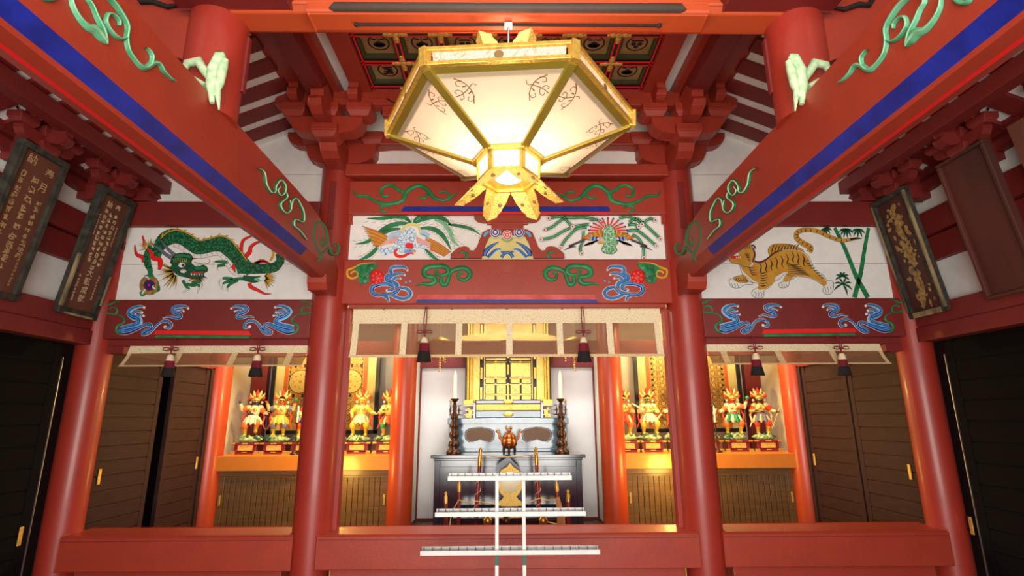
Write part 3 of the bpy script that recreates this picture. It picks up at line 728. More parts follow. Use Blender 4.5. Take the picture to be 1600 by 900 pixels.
for s, S, PN in ((-1, 'left', 'green dragon'), (1, 'right', 'tiger')):
    xa, xb = sorted((s*1.83, s*3.80))
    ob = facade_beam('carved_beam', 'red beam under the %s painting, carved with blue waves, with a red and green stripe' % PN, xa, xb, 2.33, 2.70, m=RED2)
    W = w_outer(s, 0); G = green_outer()
    # second half of the carving: mirrored about the bay centre
    xc = -2.78
    def flip(mb):
        o = MB(*mb.m); o.v = [(2*xc-x, y, z) for x, y, z in mb.v]; o.f = [(list(reversed(f)), i, q) for f, i, q in mb.f]; return o
    W2, G2 = flip(W), flip(G)
    for mb, nm, l in ((W, 'wave_carving', 'blue and white wave near the outer pillar'), (W2, 'wave_carving', 'blue and white wave near the inner pillar'), (G, 'vine_carving', 'thin green scroll near the outer pillar'), (G2, 'vine_carving', 'thin green scroll near the inner pillar')):
        if s > 0: mb = mb.mirrored()
        lab(mb.build(nm, ob), l)
    T = Tr(0, 0, 1, PL, MB(BRED)); T.fill([(241, 523), (245, 516.5), (390, 517.5), (393, 524.5)], BRED, .003, False, .01)
    mb = T.mb if s < 0 else T.mb.mirrored(); lab(mb.build('stripe', ob, bev=.003), 'bright red stripe')
    T = Tr(0, 0, 1, PL, MB(GREEN)); T.fill([(243, 527.6), (246, 524.3), (390, 525.3), (391, 528.8)], GREEN, .003, False, .012)
    mb = T.mb if s < 0 else T.mb.mirrored(); lab(mb.build('stripe', ob, bev=.002), 'green stripe')
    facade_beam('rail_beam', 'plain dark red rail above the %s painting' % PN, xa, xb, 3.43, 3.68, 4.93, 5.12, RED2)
    b = MB(RED2); b.box(*sorted((s*3.72, s*3.55)), 5.0, 5.1, 2.20, 2.27)
    b.box(xa, xb, 5.0, 5.1, 2.2705, 2.335)
    b.build('beam_lip', ob, bev=.004)
    bd = thing('painted_board', 'white board painted with a %s' % ('long green dragon holding a round jewel' if s < 0 else 'leaping striped tiger beside green bamboo'), 'painted panel', (s*2.8, 5.0, 2.7))
    b = MB(WHITE); b.box(xa, xb, 5.0, 5.05, 2.70, 3.055); b.box(xa, xb, 5.0, 5.05, 3.06, 3.44)
    b.build('board', bd)
    b = MB(RED2)
    e0, e1 = s*3.715, s*3.80
    b.box(*sorted((e0, e1)), 4.975, 5.0, 2.70, 3.43); b.box(*sorted((s*3.70, e1)), 4.97, 5.0, 3.2, 3.28)
    b.build('edge_strip', bd)
    if s < 0: bdL = bd
    else: bdR = bd

# ---------------- dragon
b = MB(DGREEN); T = Tr(180, 340, 5, PF, b)
flame = lambda pts, w: (T.stroke(pts, [x+3 for x in w], INK, 0, .0008), T.stroke(pts, w, BRED, 0, .0014))
for pts, w in [([(225, 350), (215, 310), (170, 290), (155, 240), (155, 210)], [30, 32, 24, 14, 3]), ([(990, 300), (985, 240), (1000, 180), (1050, 150), (1100, 138)], [26, 26, 22, 14, 3]),
               ([(1010, 310), (1050, 270), (1060, 230), (1110, 195), (1170, 188)], [34, 34, 26, 18, 3]), ([(1050, 510), (1060, 540), (1120, 570), (1170, 595), (1220, 596)], [30, 30, 22, 14, 3]),
               ([(575, 275), (585, 240), (570, 200), (572, 172)], [20, 20, 14, 3]), ([(225, 230), (225, 190), (215, 150), (220, 140)], [20, 18, 10, 2])]: flame(pts, w)
# spiky fringes
def fringe(cx, cy, a0, a1, r0, r1, n, m, w=6, seed=1):
    rnd = random.Random(seed)
    for i in range(n):
        a = R(a0+(a1-a0)*i/(n-1)+rnd.uniform(-5, 5)); r = r1*rnd.uniform(.75, 1.05)
        T.stroke([(cx+r0*cos(a), cy-r0*sin(a)), (cx+(r0+r)/2*cos(a)+4, cy-(r0+r)/2*sin(a)), (cx+r*cos(a), cy-r*sin(a))], [w+3, w+1, 1], INK, 0, .0016)
        T.stroke([(cx+r0*cos(a), cy-r0*sin(a)), (cx+(r0+r)/2*cos(a)+4, cy-(r0+r)/2*sin(a)), (cx+r*.95*cos(a), cy-r*.95*sin(a))], [w, w-2, .6], m, 0, .0020)
fringe(260, 240, 40, 190, 20, 85, 12, YEL, seed=3)
# tail part seen at right
T.stroke([(1225, 240), (1235, 290), (1210, 340)], [16, 22, 14], YEL, 0, .0012)
T.stroke([(1280, 280), (1290, 340), (1240, 390), (1120, 400), (1000, 400), (950, 410)], [60, 66, 76, 80, 80, 60], INK, 0, .0018)
T.stroke([(1280, 280), (1290, 340), (1240, 390), (1120, 400), (1000, 400), (950, 410)], [56, 60, 70, 74, 74, 54], SCALE, 0, .0024)
T.stroke([(1310, 330), (1300, 400), (1250, 450)], [10, 20, 14], PWHITE, 0, .0022)
# main body
main = [(330, 330), (345, 230), (400, 165), (480, 150), (570, 190), (660, 235), (760, 215), (840, 215), (910, 260), (970, 330), (1040, 400), (1060, 440)]
T.stroke(main, [40, 90, 118, 124, 122, 120, 124, 124, 122, 112, 96, 70], INK, 0, .0030)
T.stroke(main, [36, 85, 113, 119, 117, 115, 119, 119, 117, 107, 91, 66], SCALE, 0, .0036)
ridge = [(355, 165), (420, 112), (500, 100), (590, 135), (660, 180), (740, 165), (830, 145), (900, 175), (960, 240), (1030, 335)]
T.stroke(ridge, 14, INK, 0, .0040); T.stroke(ridge, 9, YEL, 0, .0046)
Sx = cat_rom(ridge, n=3)
for i in range(1, len(Sx)-1, 2):
    x, y = Sx[i]; dx, dy = Sx[i+1][0]-x, Sx[i+1][1]-y; l = hypot(dx, dy)
    T.stroke([(x, y), (x+dx/l*12+dy/l*14, y+dy/l*12-dx/l*14), (x+dx/l*26+dy/l*22, y+dy/l*26-dx/l*22)], [12, 8, 1], YEL, 0, .0044)
    T.stroke([(x+4, y-2), (x+dx/l*28+dy/l*23, y+dy/l*28-dx/l*23)], [2, 1], INK, 0, .0050)
belly = [(450, 215), (500, 225), (560, 265), (620, 300), (700, 300), (760, 285), (820, 285), (860, 330), (885, 380), (930, 435), (1000, 465)]
T.stroke(belly, [24, 34, 34, 34, 34, 34, 34, 34, 32, 26, 6], INK, 0, .0046); T.stroke(belly, [20, 30, 30, 30, 30, 30, 30, 30, 28, 22, 4], PWHITE, 0, .0050)
Sb = cat_rom(belly, n=3)
for i in range(1, len(Sb)-2, 2):
    x, y = Sb[i]; dx, dy = Sb[i+1][0]-Sb[i-1][0], Sb[i+1][1]-Sb[i-1][1]; l = hypot(dx, dy); nx, ny = -dy/l, dx/l
    T.stroke([(x-nx*13-dx/l*6, y-ny*13-dy/l*6), (x+nx*12+dx/l*3, y+ny*12+dy/l*3)], [5, 2], BRED, 0, .0054)
flame([(930, 440), (925, 390), (970, 355), (1080, 365), (1150, 335), (1240, 378)], [26, 34, 34, 26, 18, 3])
flame([(1090, 355), (1160, 345), (1200, 360)], [18, 14, 3])
# fore arm with jewel
T.stroke([(290, 230), (255, 290), (255, 360), (275, 410), (275, 460)], [60, 58, 56, 42, 34], INK, 0, .0054)
T.stroke([(290, 230), (255, 290), (255, 360), (275, 410), (275, 460)], [55, 53, 51, 37, 29], SCALE, 0, .0058)
T.stroke([(275, 400), (272, 460)], [28, 26], GREEN, 0, .0062)
T.stroke([(250, 240), (285, 275), (300, 320), (350, 330), (355, 370), (345, 410)], [8, 28, 34, 40, 40, 20], BRED, 0, .0066)
for r_, m_ in ((77, INK), (74, GOLDT), (44, mat('maroon_paint', (110, 24, 36), .6)), (28, BLUE), (10, BRED)): T.disc(270, 530, r_, m_, .0070+.0006*(80-r_)/10, n=28)
for pts in ([(240, 465), (262, 470), (270, 490)], [(320, 560), (300, 545), (310, 530)], [(215, 600), (235, 570), (245, 560)]):
    T.stroke(pts, [12, 12, 3], PWHITE, 0, .0130)
T.stroke([(235, 465), (290, 455), (300, 468)], [20, 26, 14], GREEN, 0, .0126); T.stroke([(345, 530), (345, 565), (330, 578)], [16, 22, 14], GREEN, 0, .0126); T.stroke([(205, 580), (215, 608), (240, 600)], [18, 20, 12], GREEN, 0, .0126)
# beard / mane
fringe(480, 420, 145, 268, 30, 150, 24, YEL, 9, seed=5)
fringe(640, 440, 215, 340, 20, 98, 18, YEL, 8, seed=6)
# horns
for p_ in ([(280, 195), (340, 240), (400, 290), (450, 320)], [(350, 165), (400, 230), (450, 280), (480, 300)]):
    T.stroke(p_, [3, 20, 30, 34], INK, 0, .0060); T.stroke(p_, [1, 16, 26, 30], GREY, 0, .0066)
# head
T.fill([(440, 330), (470, 290), (530, 275), (590, 285), (610, 320), (600, 355), (640, 385), (690, 370), (722, 390), (725, 420), (695, 440), (700, 465), (660, 478), (600, 480), (560, 470), (500, 455), (455, 420), (430, 375)], INK, .0070)
T.fill([(444, 332), (473, 294), (530, 279), (587, 289), (606, 320), (596, 357), (640, 389), (690, 375), (718, 392), (721, 418), (690, 438), (695, 462), (658, 474), (600, 476), (562, 466), (502, 451), (459, 418), (434, 375)], DGREEN, .0074)
T.stroke([(470, 310), (530, 295), (590, 310)], [16, 18, 12], GREEN, 0, .0078); T.stroke([(630, 400), (680, 395), (712, 405)], [18, 20, 14], GREEN, 0, .0078)
T.disc(522, 372, 31, INK, .0080, ry=22); T.disc(522, 372, 28, PWHITE, .0084, ry=19); T.disc(534, 374, 12, mat('maroon_paint', (110, 24, 36), .6), .0090)
T.disc(535, 420, 24, PWHITE, .0084, ry=14); T.stroke([(515, 420), (535, 412), (552, 422)], 5, BRED, 0, .0090)
for k in range(7): T.stroke([(465+k*16, 350), (458+k*17, 325-(k % 3)*6)], [7, 2], YEL, 0, .0088)
T.stroke([(590, 440), (640, 435), (690, 430)], [10, 16, 10], BRED, 0, .0088)
for k in range(5): T.stroke([(600+k*20, 442), (604+k*20, 456)], [8, 2], PWHITE, 0, .0094)
T.stroke([(620, 350), (700, 365), (740, 350), (735, 325)], [6, 6, 5, 3], GOLDT, 0, .0088)
T.stroke([(375, 345), (410, 355), (440, 380)], [4, 30, 20], PWHITE, 0, .0076)
fringe(600, 325, 10, 80, 5, 60, 7, YEL, 5, seed=9)
# claws
def claw(cx, cy, pts_list, nails):
    for p_ in pts_list: T.stroke(p_, [24]*(len(p_)-1)+[14], INK, 0, .0060); T.stroke(p_, [20]*(len(p_)-1)+[10], GREEN, 0, .0064)
    for p_ in nails: T.stroke(p_, [14, 12, 2], INK, 0, .0066); T.stroke(p_, [11, 9, 1], PWHITE, 0, .0070)
claw(0, 0, [[(530, 490), (560, 540), (585, 560)], [(560, 520), (610, 530), (650, 525)], [(600, 510), (640, 505), (680, 500)], [(650, 520), (660, 545)]],
     [[(575, 560), (550, 575), (525, 590)], [(655, 545), (650, 575), (640, 598)], [(678, 505), (682, 530), (672, 555)]])
claw(0, 0, [[(1060, 480), (960, 480), (880, 500), (840, 520)], [(960, 490), (900, 520), (875, 550)], [(920, 480), (860, 475), (840, 478)]],
     [[(830, 480), (815, 500), (820, 540)], [(838, 520), (835, 550), (850, 570)], [(872, 550), (880, 570), (895, 578)]])
claw(0, 0, [[(880, 350), (830, 345), (780, 345)], [(860, 370), (820, 375), (800, 385)]], [[(775, 345), (765, 365), (770, 385)], [(795, 385), (800, 405), (812, 415)]])
T.stroke([(1000, 470), (1080, 485), (1140, 475)], [40, 52, 40], INK, 0, .0066); T.stroke([(1000, 470), (1080, 485), (1140, 475)], [36, 47, 36], DGREEN, 0, .0070)
T.stroke([(1090, 485), (1140, 480), (1160, 470)], [16, 34, 20], LGREEN, 0, .0074)
fringe(1160, 475, -70, 60, 15, 105, 13, YEL, 10, seed=12)
T.disc(1148, 478, 20, PWHITE, .0080, ry=14)
for p_ in ([(450, 350), (490, 340), (500, 360), (480, 385)], [(560, 350), (590, 365), (585, 395), (560, 410)], [(600, 400), (640, 420), (690, 415)], [(470, 400), (500, 430), (540, 450)], [(630, 385), (650, 378), (670, 386)], [(470, 290), (520, 282), (570, 294)], [(450, 320), (500, 310), (560, 318)]):
    T.stroke(p_, [2, 5, 5, 2][:len(p_)], INK, 0, .0092)
    T.stroke([(x, y+7) for x, y in p_], [2, 6, 6, 2][:len(p_)], GREEN, 0, .0090)
fringe(470, 400, 150, 250, 0, 70, 12, YEL, 6, seed=21); fringe(650, 462, 225, 320, 0, 55, 12, YEL, 5, seed=22)
lab(b.build('dragon_painting', bdL), 'green scaled dragon with red flames and gold mane')

# ---------------- tiger
b = MB(TIGER); T = Tr(1090, 340, 5, PF, b)
# bamboo
for p_ in ([(1070, 80), (1150, 240), (1230, 440), (1260, 500), (1330, 625)], [(1335, 80), (1305, 240), (1280, 400), (1265, 470), (1225, 625)]):
    T.stroke(p_, [26, 30, 34, 36, 38], DGREEN, 0, .0010); T.stroke(p_, [22, 26, 30, 32, 34], GREEN, 0, .0014)
    S2 = cat_rom(p_, n=2)
    for x, y in S2[1:-1:1]: T.stroke([(x-18, y-3), (x, y+2), (x+18, y-3)], 4, DGREEN, 0, .0020)
def leaves(cx, cy, n, r, a0=200, a1=-20):
    for i in range(n):
        a = R(a0+(a1-a0)*i/(n-1)); T.stroke([(cx, cy), (cx+r*.55*cos(a), cy-r*.5*sin(a)+4), (cx+r*cos(a), cy-r*sin(a)+r*.35)], [5, 17, 1], DGREEN, 0, .0020)
leaves(1000, 78, 5, 50, -150, -10); leaves(1160, 85, 6, 60, -170, -20); leaves(1255, 88, 5, 56, -170, -20)
leaves(1130, 460, 6, 58, 190, -10); leaves(1135, 520, 7, 78, 200, -60)
def outl(pts, mm=TIGER, d=.0030, grow=1.03):
    cx = sum(p[0] for p in pts)/len(pts); cy = sum(p[1] for p in pts)/len(pts)
    P = cat_rom(pts, True, 4)
    T.fill(pts, mm, d)
    T.stroke(P+[P[0]], 3.2, INK, 0, d+.0004, n=1)
def stripes(lst, d=.0042, w=8):
    for p_ in lst: T.stroke(p_, [2, w, w, 1.5], INK, 0, d)
# tail
tail = [(870, 270), (880, 235), (820, 200), (775, 160), (780, 115), (840, 97), (930, 105), (1030, 150), (1120, 180), (1200, 172), (1285, 164)]
T.stroke(tail, [44, 46, 44, 42, 40, 36, 34, 32, 30, 22, 3], INK, 0, .0024); T.stroke(tail, [40, 42, 40, 38, 36, 32, 30, 28, 26, 18, 1], TIGER, 0, .0028)
St = cat_rom(tail, n=4)
for i in range(2, len(St)-3, 2):
    x, y = St[i]; dx, dy = St[i+1][0]-St[i-1][0], St[i+1][1]-St[i-1][1]; l = hypot(dx, dy)
    q = 15 if i < 28 else 10
    T.stroke([(x-dy/l*q, y+dx/l*q), (x+dx/l*3, y+dy/l*3), (x+dy/l*q*.7, y-dx/l*q*.7)], [5, 7, 3], INK, 0, .0034)
T.stroke([(1190, 170), (1240, 162), (1285, 164)], [16, 14, 2], INK, 0, .0036)
# far legs and paws
outl([(560, 290), (550, 250), (580, 215), (650, 205), (740, 215), (830, 265), (700, 290), (600, 300)], TIGER, .0028)
for k in range(9): T.stroke([(575+k*24, 285-k*1.5), (585+k*24, 240-k*2), (600+k*24, 212)], [3, 8, 3], INK, 0, .0036)
outl([(720, 430), (780, 440), (760, 470), (720, 490), (710, 530), (680, 550), (640, 545), (635, 515), (665, 500), (680, 460)], PWHITE, .0028)
T.fill([(720, 432), (775, 442), (740, 470), (705, 500), (672, 500), (685, 460)], TIGER, .0034)
outl([(360, 450), (300, 460), (270, 475), (245, 490), (255, 530), (285, 550), (330, 548), (370, 525), (430, 520), (400, 480)], PWHITE, .0028)
T.fill([(360, 452), (300, 462), (275, 480), (310, 505), (360, 512), (400, 500)], TIGER, .0034)
for k in range(5): T.stroke([(295+k*18, 470), (305+k*18, 490), (318+k*18, 505)], [2, 7, 2], INK, 0, .0040)
for k in range(3): T.stroke([(262+k*22, 515), (272+k*22, 535), (268+k*24, 548)], 3, INK, 0, .0040); T.stroke([(652+k*18, 520), (660+k*18, 535), (658+k*19, 546)], 3, INK, 0, .0040)
# body
outl([(430, 330), (470, 345), (530, 325), (600, 270), (680, 245), (760, 250), (820, 265), (870, 310), (900, 380), (920, 415), (980, 450), (1010, 490), (1055, 500), (1060, 545), (1045, 590), (1000, 598), (975, 570), (985, 540), (950, 510), (880, 475), (800, 462), (720, 455), (680, 440), (640, 480), (600, 500), (560, 545), (520, 570), (515, 615), (480, 628), (440, 620), (420, 590), (440, 560), (470, 545), (470, 515), (400, 500), (360, 465), (340, 420), (335, 370)], PWHITE, .0032)
T.fill([(430, 335), (470, 350), (530, 330), (600, 275), (680, 250), (760, 255), (815, 270), (862, 315), (892, 385), (920, 425), (975, 460), (1005, 500), (1005, 520), (985, 535), (950, 505), (880, 470), (800, 457), (720, 450), (690, 425), (640, 445), (605, 470), (600, 500), (555, 540), (520, 560), (470, 560), (475, 515), (430, 490), (375, 440), (348, 410), (345, 370)], TIGER, .0038)
T.stroke([(440, 340), (480, 352), (530, 332), (600, 277), (660, 255)], [10, 14, 12, 12, 6], mat('maroon_paint', (110, 24, 36), .6), 0, .0042)
for k in range(9):
    x = 480+k*42; y = 350-k*13 if k < 6 else 262+(k-6)*14
    T.stroke([(x, y), (x+16, y+38), (x+8, y+70), (x+22, y+95)], [4, 9, 9, 2], INK, 0, .0046)
for k in range(6): T.stroke([(700+k*2, 350+k*18), (740+k*18, 372+k*14), (800+k*14, 365+k*18)], [3, 9, 3], INK, 0, .0047)
for k in range(5): T.stroke([(385+k*6, 400+k*22-60), (400+k*8, 425+k*18-50), (440+k*7, 430+k*20-60)], [2, 7, 2], INK, 0, .0047)
for k in range(6): T.stroke([(485, 430+k*20), (510, 436+k*20), (545, 425+k*20)], [3, 8, 2], INK, 0, .0047)
for k in range(8): T.stroke([(820+k*20, 330+k*20), (845+k*18, 340+k*19), (868+k*17, 330+k*20)], [2, 8, 2], INK, 0, .0048)
for k in range(3): T.stroke([(448+k*22, 580), (456+k*22, 600), (450+k*24, 620)], 3, INK, 0, .0048); T.stroke([(990+k*22, 545), (1000+k*20, 565), (998+k*20, 585)], 3, INK, 0, .0048)
# head
outl([(330, 225), (370, 205), (410, 215), (440, 250), (450, 300), (430, 350), (400, 385), (350, 380), (300, 360), (260, 350), (243, 325), (275, 318), (300, 310), (318, 300), (300, 285), (290, 262), (305, 240)], TIGER, .0052)
T.fill([(262, 265), (300, 250), (312, 275), (322, 298), (290, 300)], PWHITE, .0058)
T.stroke([(245, 290), (262, 305), (290, 312), (316, 300)], [8, 24, 24, 6], BRED, 0, .0060)
for k in range(3): T.stroke([(300+k*14, 318), (304+k*14, 305)], [6, 2], PWHITE, 0, .0064)
T.disc(333, 252, 17, INK, .0062, ry=13); T.disc(333, 252, 15, PWHITE, .0066, ry=11); T.disc(336, 252, 8, INK, .0070)
T.stroke([(415, 215), (440, 222), (448, 245)], [6, 12, 8], INK, 0, .0062)
T.stroke([(430, 240), (445, 290), (425, 350)], [8, 14, 10], mat('maroon_paint', (110, 24, 36), .6), 0, .0058)
for k in range(5): T.stroke([(360+k*6, 275+k*16), (385+k*4, 290+k*12), (405+k*3, 285+k*14)], [2, 7, 2], INK, 0, .0062)
for k in range(4): T.stroke([(340+k*18, 225-k*3), (350+k*18, 238-k*2), (352+k*18, 250)], [2, 6, 2], INK, 0, .0062)
T.stroke([(400, 385), (425, 370), (420, 345)], [4, 12, 6], PWHITE, 0, .0064)
lab(b.build('tiger_painting', bdR), 'ochre tiger with black stripes, white paws and bamboo behind')

# ================================================================== SILL BEAMS
def sill(label, x0, x1):
    b = MB(RED); c = .03
    y0, y1, z0, z1 = 4.86, 5.22, .395, .665
    pr = [(y0, z0), (y0, z1-.02), (y0+.02, z1), (y1, z1), (y1, z0)]
    b.poly([(x0, y, z) for y, z in pr], (1, 0, 0), x1-x0)
    b.box(x0+.1, x1-.1, 4.95, 5.15, 0, .39)
    g = b.build('sill_beam', bev=.005); tag(g, label, 'beam')
    r = MB(RED2); r.box(x0+.01, x1-.01, y0-.0015, y0+.01, z1-.042, z1-.036); r.build('groove', g)
    return g
sill('long low red sill beam across the centre, behind the white candle rack', -1.595, 1.595)
sill('low red sill beam between the left pillars', -3.72, -1.80)
sill('low red sill beam between the right pillars', 1.80, 3.72)

# ================================================================== BRACKET SETS
def bracket_meshes():
    """bracket set in local axes: x along the wall, -y into the hall, z=0 at the foot of the first arm"""
    M = {}
    def arm(L, y0, y1, z0, z1):
        b = MB(RED); k = .09
        pts = [(-L, z1), (-L, z0+.10), (-L+.03, z0+.045), (-L+.09, z0+.01), (-L+.18, z0), (L-.18, z0), (L-.09, z0+.01), (L-.03, z0+.045), (L, z0+.10), (L, z1)]
        b.poly([(x, y0, z) for x, z in pts], (0, 1, 0), y1-y0); return b
    M['arm'] = [arm(.34, -.14, .02, 0, .20), arm(.56, -.12, .02, .195, .345), arm(.33, -.62, -.48, .06, .22)]
    # forward arm
    b = MB(RED)
    pts = [(.0, -.10), (-.42, -.10), (-.50, -.06), (-.56, .02), (-.58, .12), (0, .12)]
    b.poly([(-.075, y, z) for y, z in pts], (1, 0, 0), .15); M['forward_arm'] = [b]
    b = MB(RED)
    b.box(-.06, .06, -.58, .0, .12, .34); M['forward_arm'].append(b)
    # bearing blocks
    def blk(x, y, z, w=.115, h=.13):
        b = MB(RED); b.box(x-w, x+w, y-w, y+w, z+h*.42, z+h); b.box(x-w+.0, x+w, y-w, y+w, z, z+h*.42, t=.035); 
        return b
    M['bearing_block'] = [blk(-.30, -.06, .20), blk(.30, -.06, .20), blk(0, -.56, -.0, .12, .13), blk(-.30, -.56, .215), blk(0, -.56, .215), blk(.30, -.56, .215)]
    # carved noses
    def nose(x, z, s, L):
        b = MB(RED); 
        pr = [(0, 0), (-.22*L, -.02), (-.30*L, .015), (-.315*L, .06), (-.275*L, .10), (-.285*L, .15), (-.25*L, .20), (-.20*L, .24), (-.10*L, .22), (0, .20)]
        b.poly([(x-.045*s, -.58+y*s, z+zz*s) for y, zz in pr], (1, 0, 0), .09*s)
        return b
    M['carved_nose'] = [nose(-.27, .345, .85, .8), nose(.27, .345, .85, .8), nose(0, .14, 1.15, 1)]
    b = MB(INK)
    for x in (-.34, .34):
        s = 1 if x > 0 else -1
        b.tube([(x, -.50, .40), (x+s*.03, -.53, .415), (x+s*.05, -.54, .39), (x+s*.03, -.55, .37), (x+s*.02, -.52, .33), (x+s*.07, -.50, .31)], .008, 6)
    M['scroll_line'] = [b]
    return M
BM = bracket_meshes()
BMESH = {k: [q.build(k, mesh_only=True) for q in v] for k, v in BM.items()}
def bracket(label, loc, rz, group=None, sc=None):
    t = thing('bracket_set', label, 'bracket', loc, group); t.rotation_euler[2] = rz
    if sc: t.scale = sc
    for k, ms in BMESH.items():
        for me in ms:
            o = bpy.data.objects.new(k, me); COL.objects.link(o); o.parent = t
            if sc and k != 'scroll_line': o.material_slots[0].link = 'OBJECT'; o.material_slots[0].material = RED2  # side-wall sets: same red paint, their shade put into a deeper colour
            if k not in ('scroll_line',):
                bv = o.modifiers.new('bevel', 'BEVEL'); bv.width = .008; bv.segments = 2; bv.limit_method = 'ANGLE'
    return t
for s, S in ((-1, 'left'), (1, 'right')):
    bracket('stacked red bracket set on top of the %s central pillar' % S, (s*1.66, 5.06, 4.085), 0)
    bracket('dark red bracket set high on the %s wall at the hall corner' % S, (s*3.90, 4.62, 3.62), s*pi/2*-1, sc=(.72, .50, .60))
    bracket('shade-darkened red bracket set high on the %s wall above the gap between plaques' % S, (s*3.90, 3.86, 3.62), s*pi/2*-1, sc=(.72, .50, .60))
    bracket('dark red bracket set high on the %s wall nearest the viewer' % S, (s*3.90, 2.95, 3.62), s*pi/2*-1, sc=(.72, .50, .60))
# through beams and purlins of the facade
facade_beam('bracket_beam', 'red tie beam running behind the lamp between the two bracket sets', -1.40, 1.40, 4.285, 4.43, 4.92, 5.06)
b = MB(RED); b.box(-2.15, 2.15, 4.44, 4.56, 4.43, 4.50)
b.box(-2.15, 2.15, 4.46, 4.56, 4.50, ZC-.03)
pu = tag(b.build('purlin', bev=.006), 'red purlin across the hall under the far edge of the coffered ceiling', 'purlin')
for s in (-1, 1):
    b = MB(INK); T = Tr(440, 100, 6.15, ('Y', 4.36), b)
    b2 = MB(RED)
    x = s*1.06
    b2.box(x-.10, x+.10, 4.46, 4.52, 4.33, 4.43); b2.build('purlin_block', pu, bev=.006)
    b.tube([(x-s*.12, 4.45, 4.40), (x-s*.10, 4.44, 4.46), (x-s*.06, 4.44, 4.47), (x-s*.05, 4.44, 4.44), (x+s*.0, 4.44, 4.45), (x+s*.06, 4.44, 4.49)], .008, 6)
    b.build('scroll_line', pu)
# arm profiles on the white boards of the outer bays
for s, S in ((-1, 'left'), (1, 'right')):
    b = MB(RED2)
    pts = [(3.95, 3.68), (3.50, 3.68), (3.505, 3.74), (3.47, 3.76), (3.485, 3.80), (3.52, 3.83), (3.505, 3.87), (3.46, 3.885), (3.475, 3.93), (3.50, 3.96), (3.50, 4.03), (3.95, 4.03)]
    b.poly([(s*x, 4.90, z) for x, z in pts], (0, 1, 0), .16)
    tag(b.build('corner_arm', bev=.006), 'dark red stepped bracket arm against the upper white board, %s corner' % S, 'bracket')

# ================================================================== BIG TIE BEAMS
def tie_beam(s, S):
    t = thing('tie_beam', 'huge red rainbow beam running from above the viewer to the %s central pillar' % S, 'beam', (s*1.7, 3, 2.82))
    b = MB(RED, BLUE, BRED)
    secs = []
    for y in [-1.2, 0, 1, 1.6, 2.2, 2.8, 3.3, 3.7, 4.0, 4.2, 4.4, 4.6, 4.75, 4.88]:
        k = max(0, (y-3.7)/1.18); xi = 1.56+.035*max(0, (y-4.3)/.58); xo = 1.84-.02*k
        top = 3.255-.02*k if y < 4.2 else 3.23-.26*((y-4.2)/.68)**1.5
        secs.append((y, xi, xo, top))
    # profile points: (x, z) on each section, starting inner top, going down, round the belly, up the outer side
    prof = lambda xi, xo, top: [(xi, top), (xi, 2.895), (xi+.045, 2.835), (xi+.06, 2.822), (xi+.135, 2.822), (xi+.160, 2.822), (xo-.03, 2.86), (xo, 2.885), (xo, top)]
    mt = [RED, BLUE, RED, RED, BRED, RED, RED, RED, RED]
    for y, xi, xo, top in secs:
        for x, z in prof(xi, xo, top): b.v.append((s*x, y, z))
    n = 9
    for i in range(len(secs)-1):
        for j in range(n):
            m_ = mt[j]
            if m_ in (BLUE, BRED) and secs[i][0] >= 4.0: m_ = RED
            f = [i*n+j, i*n+(j+1) % n, (i+1)*n+(j+1) % n, (i+1)*n+j]
            if s > 0: f.reverse()
            b.f.append((f, b.mi(m_), False))
    b.f.append((list(range(n)), 0, False)); b.f.append(([(len(secs)-1)*n+i for i in range(n)], 0, False))
    b.build('beam_body', t)
    # supporting nose under the beam end
    b = MB(RED); b.poly([(s*1.60, y, z) for y, z in [(4.92, 2.72), (4.66, 2.72), (4.62, 2.78), (4.60, 2.86), (4.92, 2.92)]], (s, 0, 0), .17)
    b.build('beam_nose', t, bev=.006)
    return t
TL = tie_beam(-1, 'left'); TR_ = tie_beam(1, 'right')
PX = ('X', -1.56)
def tie_scroll_near():
    b = MB(PALEG); T = Tr(0, 0, 4, PX, b); hh = .014
    g1 = mat('two_tone_green_carving', (58, 140, 96), .45, c2=(110, 190, 150), scale=10)  # green mottled with a paler green
    L = [([(430, -60), (440, 20), (480, 100), (540, 165), (600, 190), (640, 240), (655, 275)], [12, 24, 30, 44, 70, 60, 10]),
         ([(655, 265), (640, 190), (600, 110), (570, 40), (540, -20), (600, -60), (690, 0), (750, 80), (790, 160), (785, 240), (800, 320), (850, 390), (900, 425), (950, 395), (990, 400), (1020, 450), (1060, 490), (1090, 510)], [14, 34, 30, 26, 24, 30, 36, 34, 32, 30, 26, 26, 40, 40, 30, 22, 14, 3]),
         ([(785, 235), (740, 240), (690, 200), (655, 140), (665, 90), (700, 90), (735, 130), (735, 160)], [16, 24, 26, 24, 22, 18, 16, 8]),
         ([(940, 395), (945, 350), (920, 310), (900, 300)], [26, 24, 20, 14])]
    for p_, w_ in L:
        T.stroke(p_, w_, g1, hh, .001)
        T.stroke([(x-3, y-3) for x, y in p_], [q*.3 for q in w_], LGREEN, hh*.4, hh*.8)
    return b
